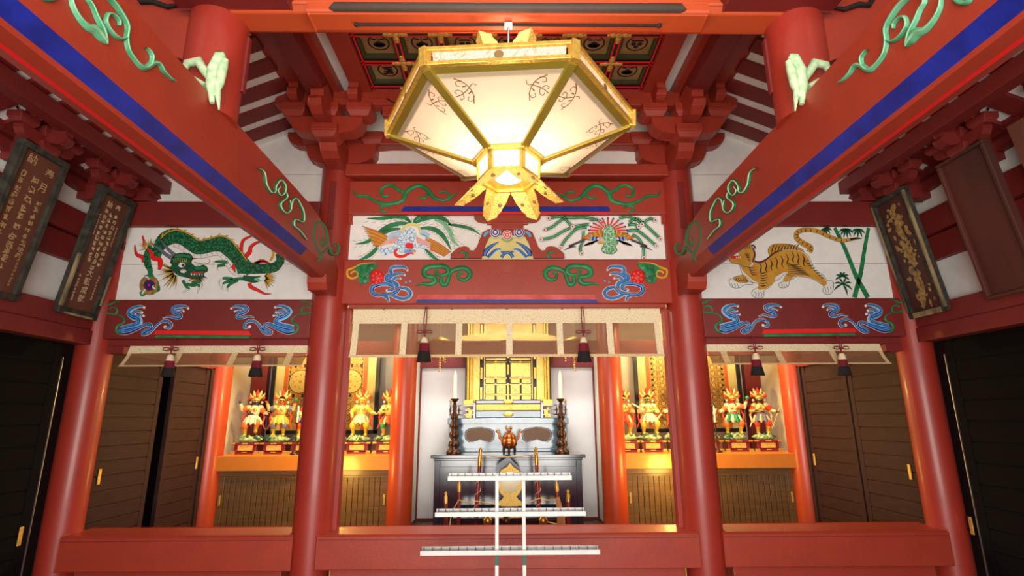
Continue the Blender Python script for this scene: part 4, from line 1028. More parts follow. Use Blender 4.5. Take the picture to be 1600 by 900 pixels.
def tie_scroll_mid():
    b = MB(GREEN); T = Tr(0, 0, 1, PX, b); hh = .014
    c = lambda pts: [(400+x/4, 225+y/4) for x, y in pts]
    g2 = mat('deep_green_carving', (24, 108, 72), .45)
    L = [([(0, 150), (30, 160), (50, 190), (60, 250), (90, 300), (115, 295), (120, 260), (150, 225), (180, 260), (175, 300), (150, 320), (130, 290), (145, 265)], [2, 4, 4, 4.5, 5, 4.5, 4, 5, 5, 4.5, 4, 3.5, 2]),
         ([(180, 300), (190, 330), (150, 370), (160, 410), (190, 430), (215, 400), (205, 350)], [4, 5, 5, 5.5, 5, 4, 3]),
         ([(215, 400), (225, 350), (250, 340), (275, 380), (295, 430), (290, 485), (240, 470), (235, 510), (270, 540), (300, 580), (312, 598)], [3, 5, 5, 5, 5, 5, 4.5, 5, 4.5, 3, 1])]
    for p_, w_ in L:
        T.stroke(c(p_), w_, g2, hh, .001); T.stroke([(x-.7, y+.3) for x, y in c(p_)], [q*.35 for q in w_], PALEG, hh*.4, hh*.85)
    return b
def tie_scroll_end():
    b = MB(GREEN); T = Tr(400, 225, 4, ('X', -1.57), b)
    g3 = mat('mid_green_carving', (44, 132, 74), .5)
    T.stroke([(385, 735), (400, 690), (370, 640), (352, 570), (365, 500), (400, 490), (430, 530), (445, 600), (415, 640), (400, 610), (415, 585)], [10, 16, 16, 16, 18, 18, 18, 16, 14, 10, 6], g3, .012)
    T.stroke([(395, 692), (440, 660), (455, 650), (470, 685), (500, 690), (515, 650), (500, 625), (480, 640)], [10, 14, 12, 14, 14, 14, 12, 6], g3, .012)
    return b
for par, mir, in ((TL, False), (TR_, True)):
    for fn, nm, l in ((tie_scroll_near, 'scroll_carving', 'large pale green scroll near the viewer'), (tie_scroll_mid, 'scroll_carving', 'green cloud scroll with white edges'), (tie_scroll_end, 'scroll_carving', 'green spiral at the pillar end')):
        b = fn(); b = b.mirrored() if mir else b
        lab(b.build(nm, par), l)
    b = MB(mat('two_tone_green_carving', (58, 140, 96), .45)); T = Tr(1200, 0, 4, ('X', 1.56), b)
    T.stroke([(1190, -60), (1180, -10), (1215, 18), (1260, 10), (1290, -30)], [20, 30, 34, 30, 20], b.m[0], .014)
    b = b if mir else b.mirrored(); b.build('scroll_carving', par)

# ---------------- posts, transverse beam
tb = thing('transverse_beam', 'red and orange cross beam at the top that carries the hanging lamp', 'beam', (0, 2.68, 3.83))
b = MB(mat('orange_red_paint', (196, 78, 36), .5, var=.08)); 
prf = [(2.56, 4.4), (2.56, 3.87), (2.60, 3.835), (2.75, 3.835), (2.79, 3.87), (2.79, 4.4)]
b.poly([(-1.7, y, z) for y, z in prf], (1, 0, 0), 3.4)
b.poly([(-1.12, y, z) for y, z in [(2.555, 4.4), (2.555, 3.815), (2.570, 3.803), (2.70, 3.803), (2.74, 3.85), (2.74, 4.4)]], (1, 0, 0), 2.24)
b.build('beam_body', tb, bev=.008)
b = MB(mat('dark_grey_groove', (74, 60, 52), .6)); b.tube([(-1.0, 2.556, 3.825), (-.97, 2.553, 3.835), (.97, 2.553, 3.835), (1.0, 2.556, 3.825)], [.008, .028, .028, .008], 10, b.m[0])
lab(b.build('groove_strip', tb), 'long dark grey rounded strip along the front face')
b = MB(INK); b.tube([(-.87, 2.64, 3.796), (.87, 2.64, 3.796)], .0075, 8, INK)
for s in (-1, 1): b.ball((s*.87, 2.64, 3.796), .014, INK)
lab(b.build('rod', tb), 'thin dark rod under the beam')
for s, S in ((-1, 'left'), (1, 'right')):
    # bracket arm stacked over the cross beam
    b = MB(RED2); b.poly([(s*x, 2.46, z) for x, z in [(1.85, 4.4), (1.85, 3.845), (1.22, 3.845), (1.20, 3.90), (1.12, 3.96), (1.10, 4.4)]], (0, 1, 0), .12)
    b.build('bracket_arm', tb, bev=.006)
    b = MB(INK); b.tube([(s*1.24, 2.445, 3.87), (s*1.20, 2.44, 3.90), (s*1.10, 2.44, 3.935), (s*1.04, 2.44, 3.99), (s*1.16, 2.44, 4.02), (s*1.26, 2.44, 3.99)], [.006, .014, .016, .014, .012, .006], 8, INK)
    b.build('scroll_line', tb)
    p = pillar(s*1.68, 2.70, .155, 3.22, 4.45, 'short round red post standing on the %s tie beam, joined by the cross beam' % S, REDG)
    p.name = 'strut_post'
    b = MB(RED2); b.box(*sorted((s*1.512, s*1.535)), 2.72, 2.76, 3.42, 3.78); b.build('side_plate', p, bev=.008)
    # pale green carved leaf at the foot of the post
    b = MB(PALEG)
    c0 = Vector((s*1.57, 2.50, 3.36))
    def q(x, z, y=0): return c0+Vector((s*x, y, z))
    for path, r_ in (([q(.15, .01), q(.13, .075), q(.07, .085), q(.035, .03), q(.0, -.02)], [.010, .022, .028, .022, .016]), ([q(.19, -.05), q(.14, -.02), q(.08, -.03), q(.02, -.06)], [.008, .020, .024, .018]),
                     ([q(-.03, -.16), q(-.01, -.06), q(-.01, .04), q(-.035, .12), q(-.06, .13)], [.012, .026, .030, .028, .014]), ([q(-.04, -.12), q(-.055, -.04), q(-.06, .05), q(-.07, .10)], [.010, .022, .024, .014]), ([q(-.07, -.20), q(-.055, -.12), q(-.04, -.02)], [.004, .014, .016])):
        b.tube(path, r_, 10, PALEG)
    lab(b.build('leaf_carving', p), 'pale green and white carved leaf')
    # outward wing of the cross beam
    t = thing('wing_beam', 'red curved wing board outside the %s post, with a black scroll line' % S, 'beam', (s*2.4, 2.7, 3.5))
    b = MB(RED)
    b.poly([(s*x, 2.64, z) for x, z in [(1.80, 4.45), (1.80, 3.56), (2.0, 3.64), (2.3, 3.74), (2.9, 3.84), (3.36, 3.88), (3.36, slope_z(3.36)-.01), (2.04, slope_z(2.04)-.01)]], (0, 1, 0), .12)
    b.build('board', t, bev=.005)
    b = MB(INK); b.tube([(s*1.86, 2.63, 3.92), (s*1.95, 2.628, 3.90), (s*2.04, 2.628, 3.935), (s*2.10, 2.628, 3.93), (s*2.16, 2.63, 4.02), (s*2.24, 2.63, 4.06)], [.006, .014, .016, .016, .016, .010], 8, INK)
    b.build('scroll_line', t)
    b = MB(RED2); b.box(*sorted((s*1.62, s*1.78)), 1.0, 4.5, 4.42, 4.6)
    tag(b.build('ceiling_beam', bev=.008), 'red beam under the ceiling above the %s tie beam' % S, 'beam')
# ================================================================== HANGING LAMP
LC = Vector((0, 2.90, 0)); LR = R(-4.5)
lamp = thing('hanging_lamp', 'large six sided brass and frosted glass lamp hanging in the middle', 'lamp', (0, 2.9, 2.9))
def hx(i, r, z): a = LR+pi/3*i; return LC+Vector((r*cos(a), r*sin(a), z))
ZT, ZM, ZB, ZL = 3.362, 3.285, 3.075, 2.955
RT_, RM, RB = .735, .725, .205
OLG = mat('olive_gold', (176, 150, 58), .3, metal=.5)
fr = MB(GOLD, OLG)
def bar(a, b_, w, h, m=GOLD, mb=None):
    mb = mb or fr; a, b_ = Vector(a), Vector(b_); d = (b_-a).normalized(); mid = (a+b_)/2
    outn = Vector((mid.x-LC.x, mid.y-LC.y, 0)).normalized(); u = d.cross(outn)
    if u.length < .2: u = d.cross(Vector((0, 0, 1)))
    u.normalize(); v_ = d.cross(u)
    P = [a-u*w/2-v_*h/2, a+u*w/2-v_*h/2, a+u*w/2+v_*h/2, a-u*w/2+v_*h/2]; Q = [p+(b_-a) for p in P]
    mb.add(P+Q, [(0, 1, 2, 3), (7, 6, 5, 4), (0, 4, 5, 1), (1, 5, 6, 2), (2, 6, 7, 3), (3, 7, 4, 0)], m)
for i in range(6):
    bar(hx(i, RT_, ZT), hx(i+1, RT_, ZT), .022, .024); bar(hx(i, RM+.002, ZM-.0), hx(i+1, RM+.002, ZM-.0), .022, .03)
    bar(hx(i, RM-.01, ZM-.02), hx(i, RB, ZB), .046, .022, OLG); bar(hx(i, RT_-.004, ZT+.01), hx(i, RM, ZM-.02), .042, .05)
    fr.add([hx(i, RM, ZM-.016), hx(i+1, RM, ZM-.016), hx(i+1, RM-.075, ZM-.038), hx(i, RM-.075, ZM-.038)], [(3, 2, 1, 0)], OLG)
    bar(hx(i, RB, ZB), hx(i+1, RB, ZB), .032, .03); bar(hx(i, RB-.035, ZL), hx(i+1, RB-.035, ZL), .024, .022); bar(hx(i, RB-.03, ZB), hx(i, RB-.035, ZL), .03, .03)
for i in range(6):
    bar(hx(i, RT_, ZT+.01), hx(i, .17, 3.59), .02, .02); bar(hx(i, .17, 3.59), hx(i+1, .17, 3.59), .02, .03)
fr.build('frame', lamp, bev=.003)
SCR = mat('brown_scroll_ink', (128, 92, 52), .6)
def panel_ornament(mb, O, U, V, N, flipx=1):
    """small scroll sprig drawn on a glass pane"""
    def P(x, y, l=.003): return O+U*(x*flipx)+V*y+N*l
    for pts, w in (([(-.10, .03), (-.05, .0), (0, -.01), (.05, .0), (.10, .035)], .006), ([(0, -.01), (.01, .05), (.0, .10)], .006), ([(-.06, .0), (-.075, .03), (-.055, .045), (-.04, .03)], .005), ([(.06, .0), (.08, .03), (.06, .05), (.045, .03)], .005),
                   ([(.01, .05), (.035, .06), (.035, .085), (.02, .08)], .005), ([(.01, .04), (-.025, .055), (-.03, .08), (-.01, .08)], .005), ([(.0, -.01), (-.01, -.04), (.01, -.055)], .005), ([(-.02, .0), (-.03, .022)], .008), ([(.025, -.005), (.03, .02)], .008)):
        S = cat_rom(pts, n=3); V_ = []; F = []
        for i, (x, y) in enumerate(S):
            a, b_ = S[min(i+1, len(S)-1)], S[max(i-1, 0)]; dx, dy = a[0]-b_[0], a[1]-b_[1]; l = hypot(dx, dy) or 1
            V_ += [P(x-dy/l*w/2, y+dx/l*w/2), P(x+dy/l*w/2, y-dx/l*w/2)]
        F = [(2*i, 2*i+1, 2*i+3, 2*i+2) for i in range(len(S)-1)]
        mb.add(V_, F, SCR)
for i in range(6):
    a, b_, c_, d_ = hx(i, RM-.02, ZM-.02), hx(i+1, RM-.02, ZM-.02), hx(i+1, RB, ZB), hx(i, RB, ZB)
    g = MB(GLASSL, SCR)
    # subdivided pane
    n = 6; vv = []
    for q in range(n+1):
        L_ = a.lerp(d_, q/n); R_ = b_.lerp(c_, q/n)
        for k in range(n+1): vv.append(L_.lerp(R_, k/n))
    g.add(vv, [(q*(n+1)+k, q*(n+1)+k+1, (q+1)*(n+1)+k+1, (q+1)*(n+1)+k) for q in range(n) for k in range(n)], GLASSL)
    U_ = (b_-a).normalized(); mid = (a+b_)/2; V_ = ((c_+d_)/2-mid).normalized(); N_ = U_.cross(V_)
    if N_.z > 0: N_ = -N_
    W_ = (b_-a).length
    for q, fx in ((.265, 1), (.735, -1)):
        ang = R(58)*fx
        u2 = U_*cos(ang)+V_*sin(ang); v2 = -U_*sin(ang)*1+V_*cos(ang)
        panel_ornament(g, a+U_*W_*q+V_*.105, u2*.85, v2*.85, N_)
    for q, fx in ((.435, 1), (.565, -1)): panel_ornament(g, a+U_*W_*q+V_*.42, (U_*.8+V_*.25*fx).normalized()*.4, -V_*.4, N_)
    g.build('glass_panel', lamp)
    f = MB(GLASSF, GOLD)
    p, q_, r_, s_ = hx(i, RT_-.006, ZT), hx(i+1, RT_-.006, ZT), hx(i+1, RM-.004, ZM), hx(i, RM-.004, ZM)
    f.add([p.lerp(q_, .05), p.lerp(q_, .95), s_.lerp(r_, .95), s_.lerp(r_, .05)], [(0, 1, 2, 3)], GLASSF)
    mid = (p+q_+r_+s_)/4; ou = Vector((mid.x-LC.x, mid.y-LC.y, 0)).normalized(); uu = (q_-p).normalized()
    f.add([mid+ou*.004+(uu*cos(2*pi*k/18)+Vector((0, 0, 1))*sin(2*pi*k/18))*.024 for k in range(18)], [tuple(range(18))], mat('brown_medallion', (132, 104, 60), .5))
    f.build('frieze_panel', lamp)
    f = MB(GLASSF)
    p, q_, r_, s_ = hx(i, RB-.018, ZB), hx(i+1, RB-.018, ZB), hx(i+1, RB-.028, ZL), hx(i, RB-.028, ZL)
    f.add([p.lerp(q_, .08), p.lerp(q_, .92), s_.lerp(r_, .92), s_.lerp(r_, .08)], [(0, 1, 2, 3)], GLASSF)
    f.build('lower_frieze_panel', lamp)
    # folded corner petals
    for top in (0, 1):
        pt = MB(GOLDC)
        a_ = LR+pi/3*i; rad = Vector((cos(a_), sin(a_), 0)); z0 = 3.595 if top else ZL; r0 = .17 if top else RB-.03
        L = .205 if top else .19
        out = (rad*.60+Vector((0, 0, 1))*.80 if top else rad*.68+Vector((0, 0, -1))*.73).normalized()
        base = LC+rad*r0+Vector((0, 0, z0))
        for sgn in (-1, 1):
            a2 = a_+sgn*R(120); side = Vector((cos(a2), sin(a2), 0))
            w0 = .095 if top else .078
            edge = [(0, 0), (w0, 0)] + [(w0*(1.10-.55*t*t)+.008*abs(sin(t*11)), L*t) for t in (.12, .25, .38, .5, .62, .74, .86, .95)] + [(0, L*1.06)]
            P_ = [base+side*x+out*y for x, y in edge]
            nn = side.cross(out).normalized()
            pt.poly(P_, nn, .004, GOLDC)
            cc_ = base+side*.05+out*L*.5
            pt.ball(cc_, .013, SCR, 8)
        pt.build('corner_petal', lamp, bev=.0015)
b = MB(GOLD); b.add([hx(i, RB-.03, ZL-.002) for i in range(6)]+[LC+Vector((.085*cos(LR+pi/3*i), .085*sin(LR+pi/3*i), ZL+.02)) for i in range(6)], [(i, (i+1) % 6, 6+(i+1) % 6, 6+i) for i in range(6)], GOLD); b.build('reflector', lamp)
b = MB(BULB); b.ball((LC.x, LC.y, ZL+.02), .085, BULB, 20, (1, 1, .35)); lab(b.build('bulb_cover', lamp), 'glowing white round glass at the bottom')
b = MB(METAL); b.tube([(0, 2.80, 3.42), (0, 2.64, 3.80)], .008, 8, METAL); b.tube([(0, 2.86, 3.40), (0, 2.84, 3.56)], .03, 10, METAL)
for i in range(0, 6, 2): b.tube([hx(i, RT_-.01, ZT), LC+Vector((0, -.05, ZT+.10))], .006, 6, METAL)
b.box(-.022, .022, 2.62, 2.66, 3.78, 3.80, CREAMW)
b.build('hanger', lamp)
light('lamp_light', 'POINT', (LC.x, LC.y, 3.20), 5.6, (1, .88, .66), .06)
light('lamp_light', 'POINT', (LC.x, LC.y, 2.86), 1.6, (1, .80, .52), .07)
light('lamp_light', 'POINT', (LC.x, LC.y, 3.50), 10, (1, .68, .40), .10)

# ================================================================== BLINDS AND TASSELS
def blind(label, xa, xb, y0, zt, zh, zb, flare, strips, loc, hem=.022):
    t = thing('reed_blind', label, 'blind', loc)
    def S(u, v_, off=0):   # u 0..1 across, v 0 top .. 1 bottom
        z = zt+(zb-zt)*v_; y = y0-flare*v_*v_-off; return Vector((xa+(xb-xa)*u, y, z))
    def sheet(u0, u1, v0, v1, off, m, nm, label=None, n=8, th=.004):
        b = MB(m); V_ = []
        for k in range(n+1):
            vv = v0+(v1-v0)*k/n
            V_ += [S(u0, vv, off), S(u1, vv, off), S(u0, vv, off-th), S(u1, vv, off-th)]
        F = []
        for k in range(n):
            a, c_ = 4*k, 4*k+4
            F += [(a, c_, c_+1, a+1), (a+2, a+3, c_+3, c_+2), (a, a+2, c_+2, c_), (a+1, c_+1, c_+3, a+3)]
        F += [(0, 1, 3, 2), (4*n, 4*n+2, 4*n+3, 4*n+1)]
        b.add(V_, F, m); o = b.build(nm, t)
        if label: o['label'] = label
        return o
    vh = (zt-zh)/(zt-zb)
    sheet(0, 1, 0, vh, .006, BROC, 'brocade_header', 'cream and gold patterned upper band')
    sheet(.002, .998, vh, .97, 0, REED, 'reed_panel', 'brown see-through reed weave')
    for c_, w_ in strips: sheet(max(0, c_-w_/2), min(1, c_+w_/2), vh, .96, .005, BROCT if flare > .1 else BROC, 'brocade_strip')
    sheet(0, 1, .945, 1, .006, BROCT, 'hem')
    # hooks
    b = MB(METAL)
    for u in (.10, .32, .5, .68, .9): b.ball(S(u, .03, .02), .008, METAL, 6)
    b.build('hook', t)
    return t
blind('see-through brown reed blind with cream brocade bands, central opening', -1.468, 1.455, 5.04, 2.63, 2.48, 2.155, .06,
      [(.012, .020), (.168, .020), (.345, .020), (.507, .020), (.67, .020), (.832, .020), (.988, .020)], (0, 5.04, 2.6))
blind('curved reed blind with tan brocade edges under the dragon painting', -3.50, -1.86, 5.02, 2.34, 2.20, 2.07, .13,
      [(.012, .02), (.29, .035), (.60, .035), (.91, .035)], (-2.7, 5.02, 2.3))
blind('curved reed blind with tan brocade edges under the tiger painting', 1.86, 3.50, 5.02, 2.34, 2.20, 2.07, .13,
      [(.09, .035), (.40, .035), (.71, .035), (.988, .02)], (2.7, 5.02, 2.3))
def tassel(label, x, y, ztop, zbow, zc, z1, z2, group=None, sw=1):
    t = thing('tassel', label, 'tassel', (x, y, ztop), group)
    b = MB(CORD)
    b.tube([(x-.004, y+.03, ztop), (x-.012, y, (ztop+zbow)/2), (x-.006, y, zbow)], .0045, 6, CORD); b.tube([(x+.008, y+.03, ztop), (x+.014, y, (ztop+zbow)/2), (x+.006, y, zbow)], .0045, 6, CORD)
    for s in (-1, 1):
        b.tube([(x, y-.004, zbow), (x+s*.035, y-.012, zbow+.016), (x+s*.065, y-.014, zbow+.012), (x+s*.07, y-.012, zbow-.006), (x+s*.04, y-.01, zbow-.012), (x, y-.004, zbow)], .005, 6, CORD)
    b.ball((x, y-.006, zbow), .014, CORD, 8); b.tube([(x, y, zbow), (x, y, zc)], .008, 6, CORD)
    b.build('cord', t)
    b = MB(BROC); b.lathe([(.018, zc), (.030, zc-.02), (.038*sw, z1)], (x, y, 0), 14, BROC); lab(b.build('brocade_cap', t), 'cream gold cap')
    def skirt(r0, r1, za, zb_, m, nm, l):
        b = MB(m); n = 28; V_ = []
        for k, (r_, z_) in enumerate(((r0, za), ((r0+r1)/2, (za+zb_)/2), (r1, zb_))):
            for j in range(n): q = r_*(1+(.05 if j % 2 else -.03)); V_.append((x+q*cos(2*pi*j/n), y+q*.8*sin(2*pi*j/n), z_-(.006 if j % 3 == 0 and k == 2 else 0)))
        F = [(k*n+j, k*n+(j+1) % n, (k+1)*n+(j+1) % n, (k+1)*n+j) for k in range(2) for j in range(n)]+[tuple(2*n+j for j in range(n))]
        b.add(V_, F, m, True); lab(b.build(nm, t), l)
    skirt(.039*sw, .048*sw, z1, (z1*.55+z2*.45), CRIM, 'fringe_band', 'dark crimson upper fringe')
    skirt(.048*sw, .066*sw, (z1*.55+z2*.45), z2, FRIN, 'fringe', 'black lower fringe')
    return t
def xz(px, py, Y): p = at(px, py, 'Y', Y); return p.x, p.z
for px, l in ((663, 'left tassel of the two hanging before the central blind'), (912, 'right tassel of the two hanging before the central blind')):
    x = xz(px, 540, 4.9)[0]
    tassel(l, x, 4.90, 2.62, xz(px, 519, 4.9)[1], xz(px, 527, 4.9)[1], xz(px, 536, 4.9)[1], xz(px, 565, 4.9)[1])
for px, l in ((265, 'tassel under the dragon painting, the one nearer the outer pillar'), (401, 'tassel under the dragon painting, the one nearer the central pillar'), (1182, 'tassel under the tiger painting, the one nearer the central pillar'), (1317, 'tassel under the tiger painting, the one nearer the outer pillar')):
    x = xz(px, 560, 4.85)[0]
    dy = -2 if px > 800 else 0
    tassel(l, x, 4.86, 2.33, xz(px, 546+dy, 4.86)[1], xz(px, 554+dy, 4.86)[1], xz(px, 564+dy, 4.86)[1], xz(px, 588+dy, 4.86)[1], sw=.92)

# ================================================================== PLAQUES ON THE SIDE WALLS
def plaque(label, s, ya, yb, m_board, m_frame, fw, kind, zt=3.64, zb=2.49, xt=3.60, xb=3.79):
    t = thing('votive_plaque', label, 'plaque', (s*xb, (ya+yb)/2, zb))
    O = Vector((s*xb, (ya+yb)/2, zb)); up = Vector((s*(xt-xb), 0, zt-zb)); H = up.length; up.normalize()
    rt = Vector((0, -s, 0)) if s > 0 else Vector((0, 1, 0))     # reading direction to the right
    n = rt.cross(up).normalized()
    if n.x*s > 0: n = -n
    W = yb-ya
    def Q(x, y, d=0): return O+rt*x+up*y+n*d
    def slab(mb, x0, x1, y0, y1, d0, d1, m):
        v = [Q(x, y, d) for d in (d0, d1) for y in (y0, y1) for x in (x0, x1)]
        mb.add(v, [(0, 2, 3, 1), (4, 5, 7, 6), (0, 1, 5, 4), (2, 6, 7, 3), (0, 4, 6, 2), (1, 3, 7, 5)], m)
    b = MB(m_board); slab(b, -W/2+.01, W/2-.01, .01, H-.01, -.03, .0, m_board); b.build('board', t)
    if fw:
        b = MB(m_frame)
        for x0, x1, y0, y1 in ((-W/2, W/2, 0, fw), (-W/2, W/2, H-fw, H), (-W/2, -W/2+fw, fw, H-fw), (W/2-fw, W/2, fw, H-fw)): slab(b, x0, x1, y0, y1, -.035, .03, m_frame)
        b.build('frame', t, bev=.006)
    L = MB(TAN, TAN2)
    iw = W-2*fw
    if kind == 'A':
        glyph(L, '奉', Q(iw*.30, H*.865), rt, up, n, .085, TAN); glyph(L, '納', Q(-iw*.22, H*.905), rt, up, n, .085, TAN); glyph(L, '月', Q(iw*.27, H*.765), rt, up, n, .08, TAN)
        rows = [(-.30, .80, .055, 10), (.02, .79, .07, 9), (.30, .66, .05, 9), (.36, .36, .026, 12), (-.33, .38, .04, 6), (.02, .30, .055, 3)]
    elif kind == 'B':
        glyph(L, '奉', Q(iw*.16, H*.885), rt, up, n, .065, TAN2); glyph(L, '納', Q(-iw*.16, H*.885), rt, up, n, .065, TAN2)
        for k, ch in enumerate('大願成就'): glyph(L, ch, Q(0, H*(.335-.067*k)), rt, up, n, .072, TAN2)
        rows = [(-.20, .83, .048, 10), (.0, .82, .052, 10), (.20, .82, .048, 10), (-.36, .78, .02, 9), (.37, .74, .02, 9), (-.30, .30, .028, 8), (.34, .33, .024, 9)]
    else: rows = []
    for q, (x, y, sz, cnt) in enumerate(rows):
        for k in range(cnt):
            yy = H*y-k*sz*1.08
            if yy < fw+.03: break
            dabs(L, Q(iw*x, yy), rt, up, n, sz, TAN if kind == 'A' else TAN2, 8, seed=int(ya*100)+q*20+k, w=sz*.13)
    if kind == 'C':
        rnd = random.Random(4)
        L = MB(GOLDT)
        def blot(x, y, rx, ry, d):
            k = 14; pts = [Q(x+rx*cos(2*pi*i/k)*rnd.uniform(.55, 1.15), y+ry*sin(2*pi*i/k)*rnd.uniform(.55, 1.15), d) for i in range(k)]
            c_ = Q(x, y, d); L.add(pts+[c_], [(i, (i+1) % k, k) for i in range(k)], GOLDT)
        for i in range(46):
            y = H*(.1+.8*i/45); blot(rnd.uniform(-.035, .035), y, rnd.uniform(.018, .05), rnd.uniform(.02, .04), .001+i*.00004)
        for i in range(60):
            y = H*rnd.choice([rnd.uniform(.72, .9), rnd.uniform(.42, .7), rnd.uniform(.06, .32)]); x = rnd.uniform(-.13, .13); blot(x, y, rnd.uniform(.008, .026), rnd.uniform(.012, .034), .003+i*.00004)
    if L.f: lab(L.build('lettering', t), 'faded gilt characters' if kind != 'C' else 'worn gilt, eroded beyond reading')
    if kind in ('B', 'C'):
        b = MB(PLQW)
        slab(b, -W/2-.001, -W/2+fw*.45, .05*H, H*(.45 if kind == 'B' else .97), .01, .034, PLQW)
        slab(b, W/2-fw*.4, W/2+.001, (.12 if kind == 'B' else .03)*H, H*(.36 if kind == 'B' else .97), .01, .034, PLQW)
        slab(b, -W/2+.06, W/2-.05, 0 if kind == 'B' else -.002, fw*.35 if kind == 'B' else fw*.95, .01, .034, PLQW)
        lab(b.build('bare_wood_edge', t, bev=.003), 'bare pale wood where the dark finish has gone')
    b = MB(INK)
    for x in (-W*.3, W*.3): slab(b, x-.008, x+.008, -.02, .01, -.04, -.01, INK)
    b.build('peg', t)
    return t
plaque('wide framed reddish board with faded gilt characters, leaning at the far left edge', -1, 3.64, 4.07, PLQ, PLQF, .048, 'A')
plaque('narrow dark framed board crowded with bright gilt characters, beside the dragon painting', -1, 4.45, 4.88, PLQ, PLQF, .055, 'B')
plaque('weathered pale framed board with eroded gilt, beside the tiger painting', 1, 4.48, 4.92, PLQD, PLQF, .05, 'C')
plaque('plain dark red wooden board without frame, second plaque on the right wall', 1, 3.64, 4.09, PLQD, PLQD, .028, 'D')
plaque('plain brown wooden board cut by the right edge of the view', 1, 3.02, 3.47, PLQ, PLQ, .0, 'D')
# ================================================================== STATUE SHELVES
for s, S in ((-1, 'left'), (1, 'right')):
    b = MB(SHELFO); b.box(*sorted((s*1.50, s*3.70)), 7.17, 7.30, .972, 1.155)
    o = b.build('shelf_beam', bev=.008)
    tag(o, 'orange front beam of the %s statue shelf' % S, 'beam')
    b = MB(SHELFO); b.box(*sorted((s*1.36, s*3.90)), 7.302, 8.30, 1.10, 1.158)
    tag(b.build('shelf_board', bev=.004), 'orange shelf board on which the %s row of statues stands' % S, 'shelf')
    c = thing('cupboard_front', 'dark brown ribbed sliding doors under the %s statue shelf' % S, 'cupboard', (s*2.6, 7.25, .2))
    xa, xb = s*1.525, s*3.665
    b = MB(DARKW)
    b.box(*sorted((xa, xb)), 7.28, 7.32, .2, .972); b.box(*sorted((xa, xb)), 7.24, 7.28, .905, .972); b.box(*sorted((xa, xb)), 7.24, 7.28, .2, .285)
    b.build('frame', c, bev=.004)
    mid = (xa+xb)/2
    for k, (p, q) in enumerate(((xa, mid), (mid, xb))):
        d = MB(DARKW)
        lo, hi = sorted((p, q))
        for e in (lo, hi-.07): d.box(e, e+.07, 7.245, 7.285, .285, .905)
        d.box(lo, hi, 7.25, 7.285, .875, .905); d.box(lo, hi, 7.25, 7.285, .285, .305)
        x = lo+.07
        while x < hi-.08: d.box(x+.004, min(x+.066, hi-.07), 7.258, 7.285, .305, .875); x += .0695
        o = d.build('door', c, bev=.003)
        h = MB(GOLD); hxp = p+s*.035 if k == 0 else q-s*.035; h.box(hxp-.013, hxp+.013, 7.236, 7.246, .55, .68); h.build('handle', o, bev=.003)
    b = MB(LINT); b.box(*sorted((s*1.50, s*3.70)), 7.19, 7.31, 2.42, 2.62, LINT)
    tag(b.build('lintel_beam', bev=.006), 'red lintel above the %s statue shelf, half hidden by the blind' % S, 'beam')
    # red post standing behind the statues and the pale strip beside it
    b = MB(RED2); b.box(*sorted((s*3.60, s*3.83)), 8.18, 8.30, 1.158, 3.0)
    tag(b.build('wall_post', bev=.006), 'red upright post at the back corner of the %s statue shelf' % S, 'post')
b = MB(LINT); b.box(-1.22, 1.22, 7.19, 7.31, 2.42, 2.62, LINT); tag(b.build('lintel_beam'), 'red lintel above the altar between the rear pillars', 'beam')

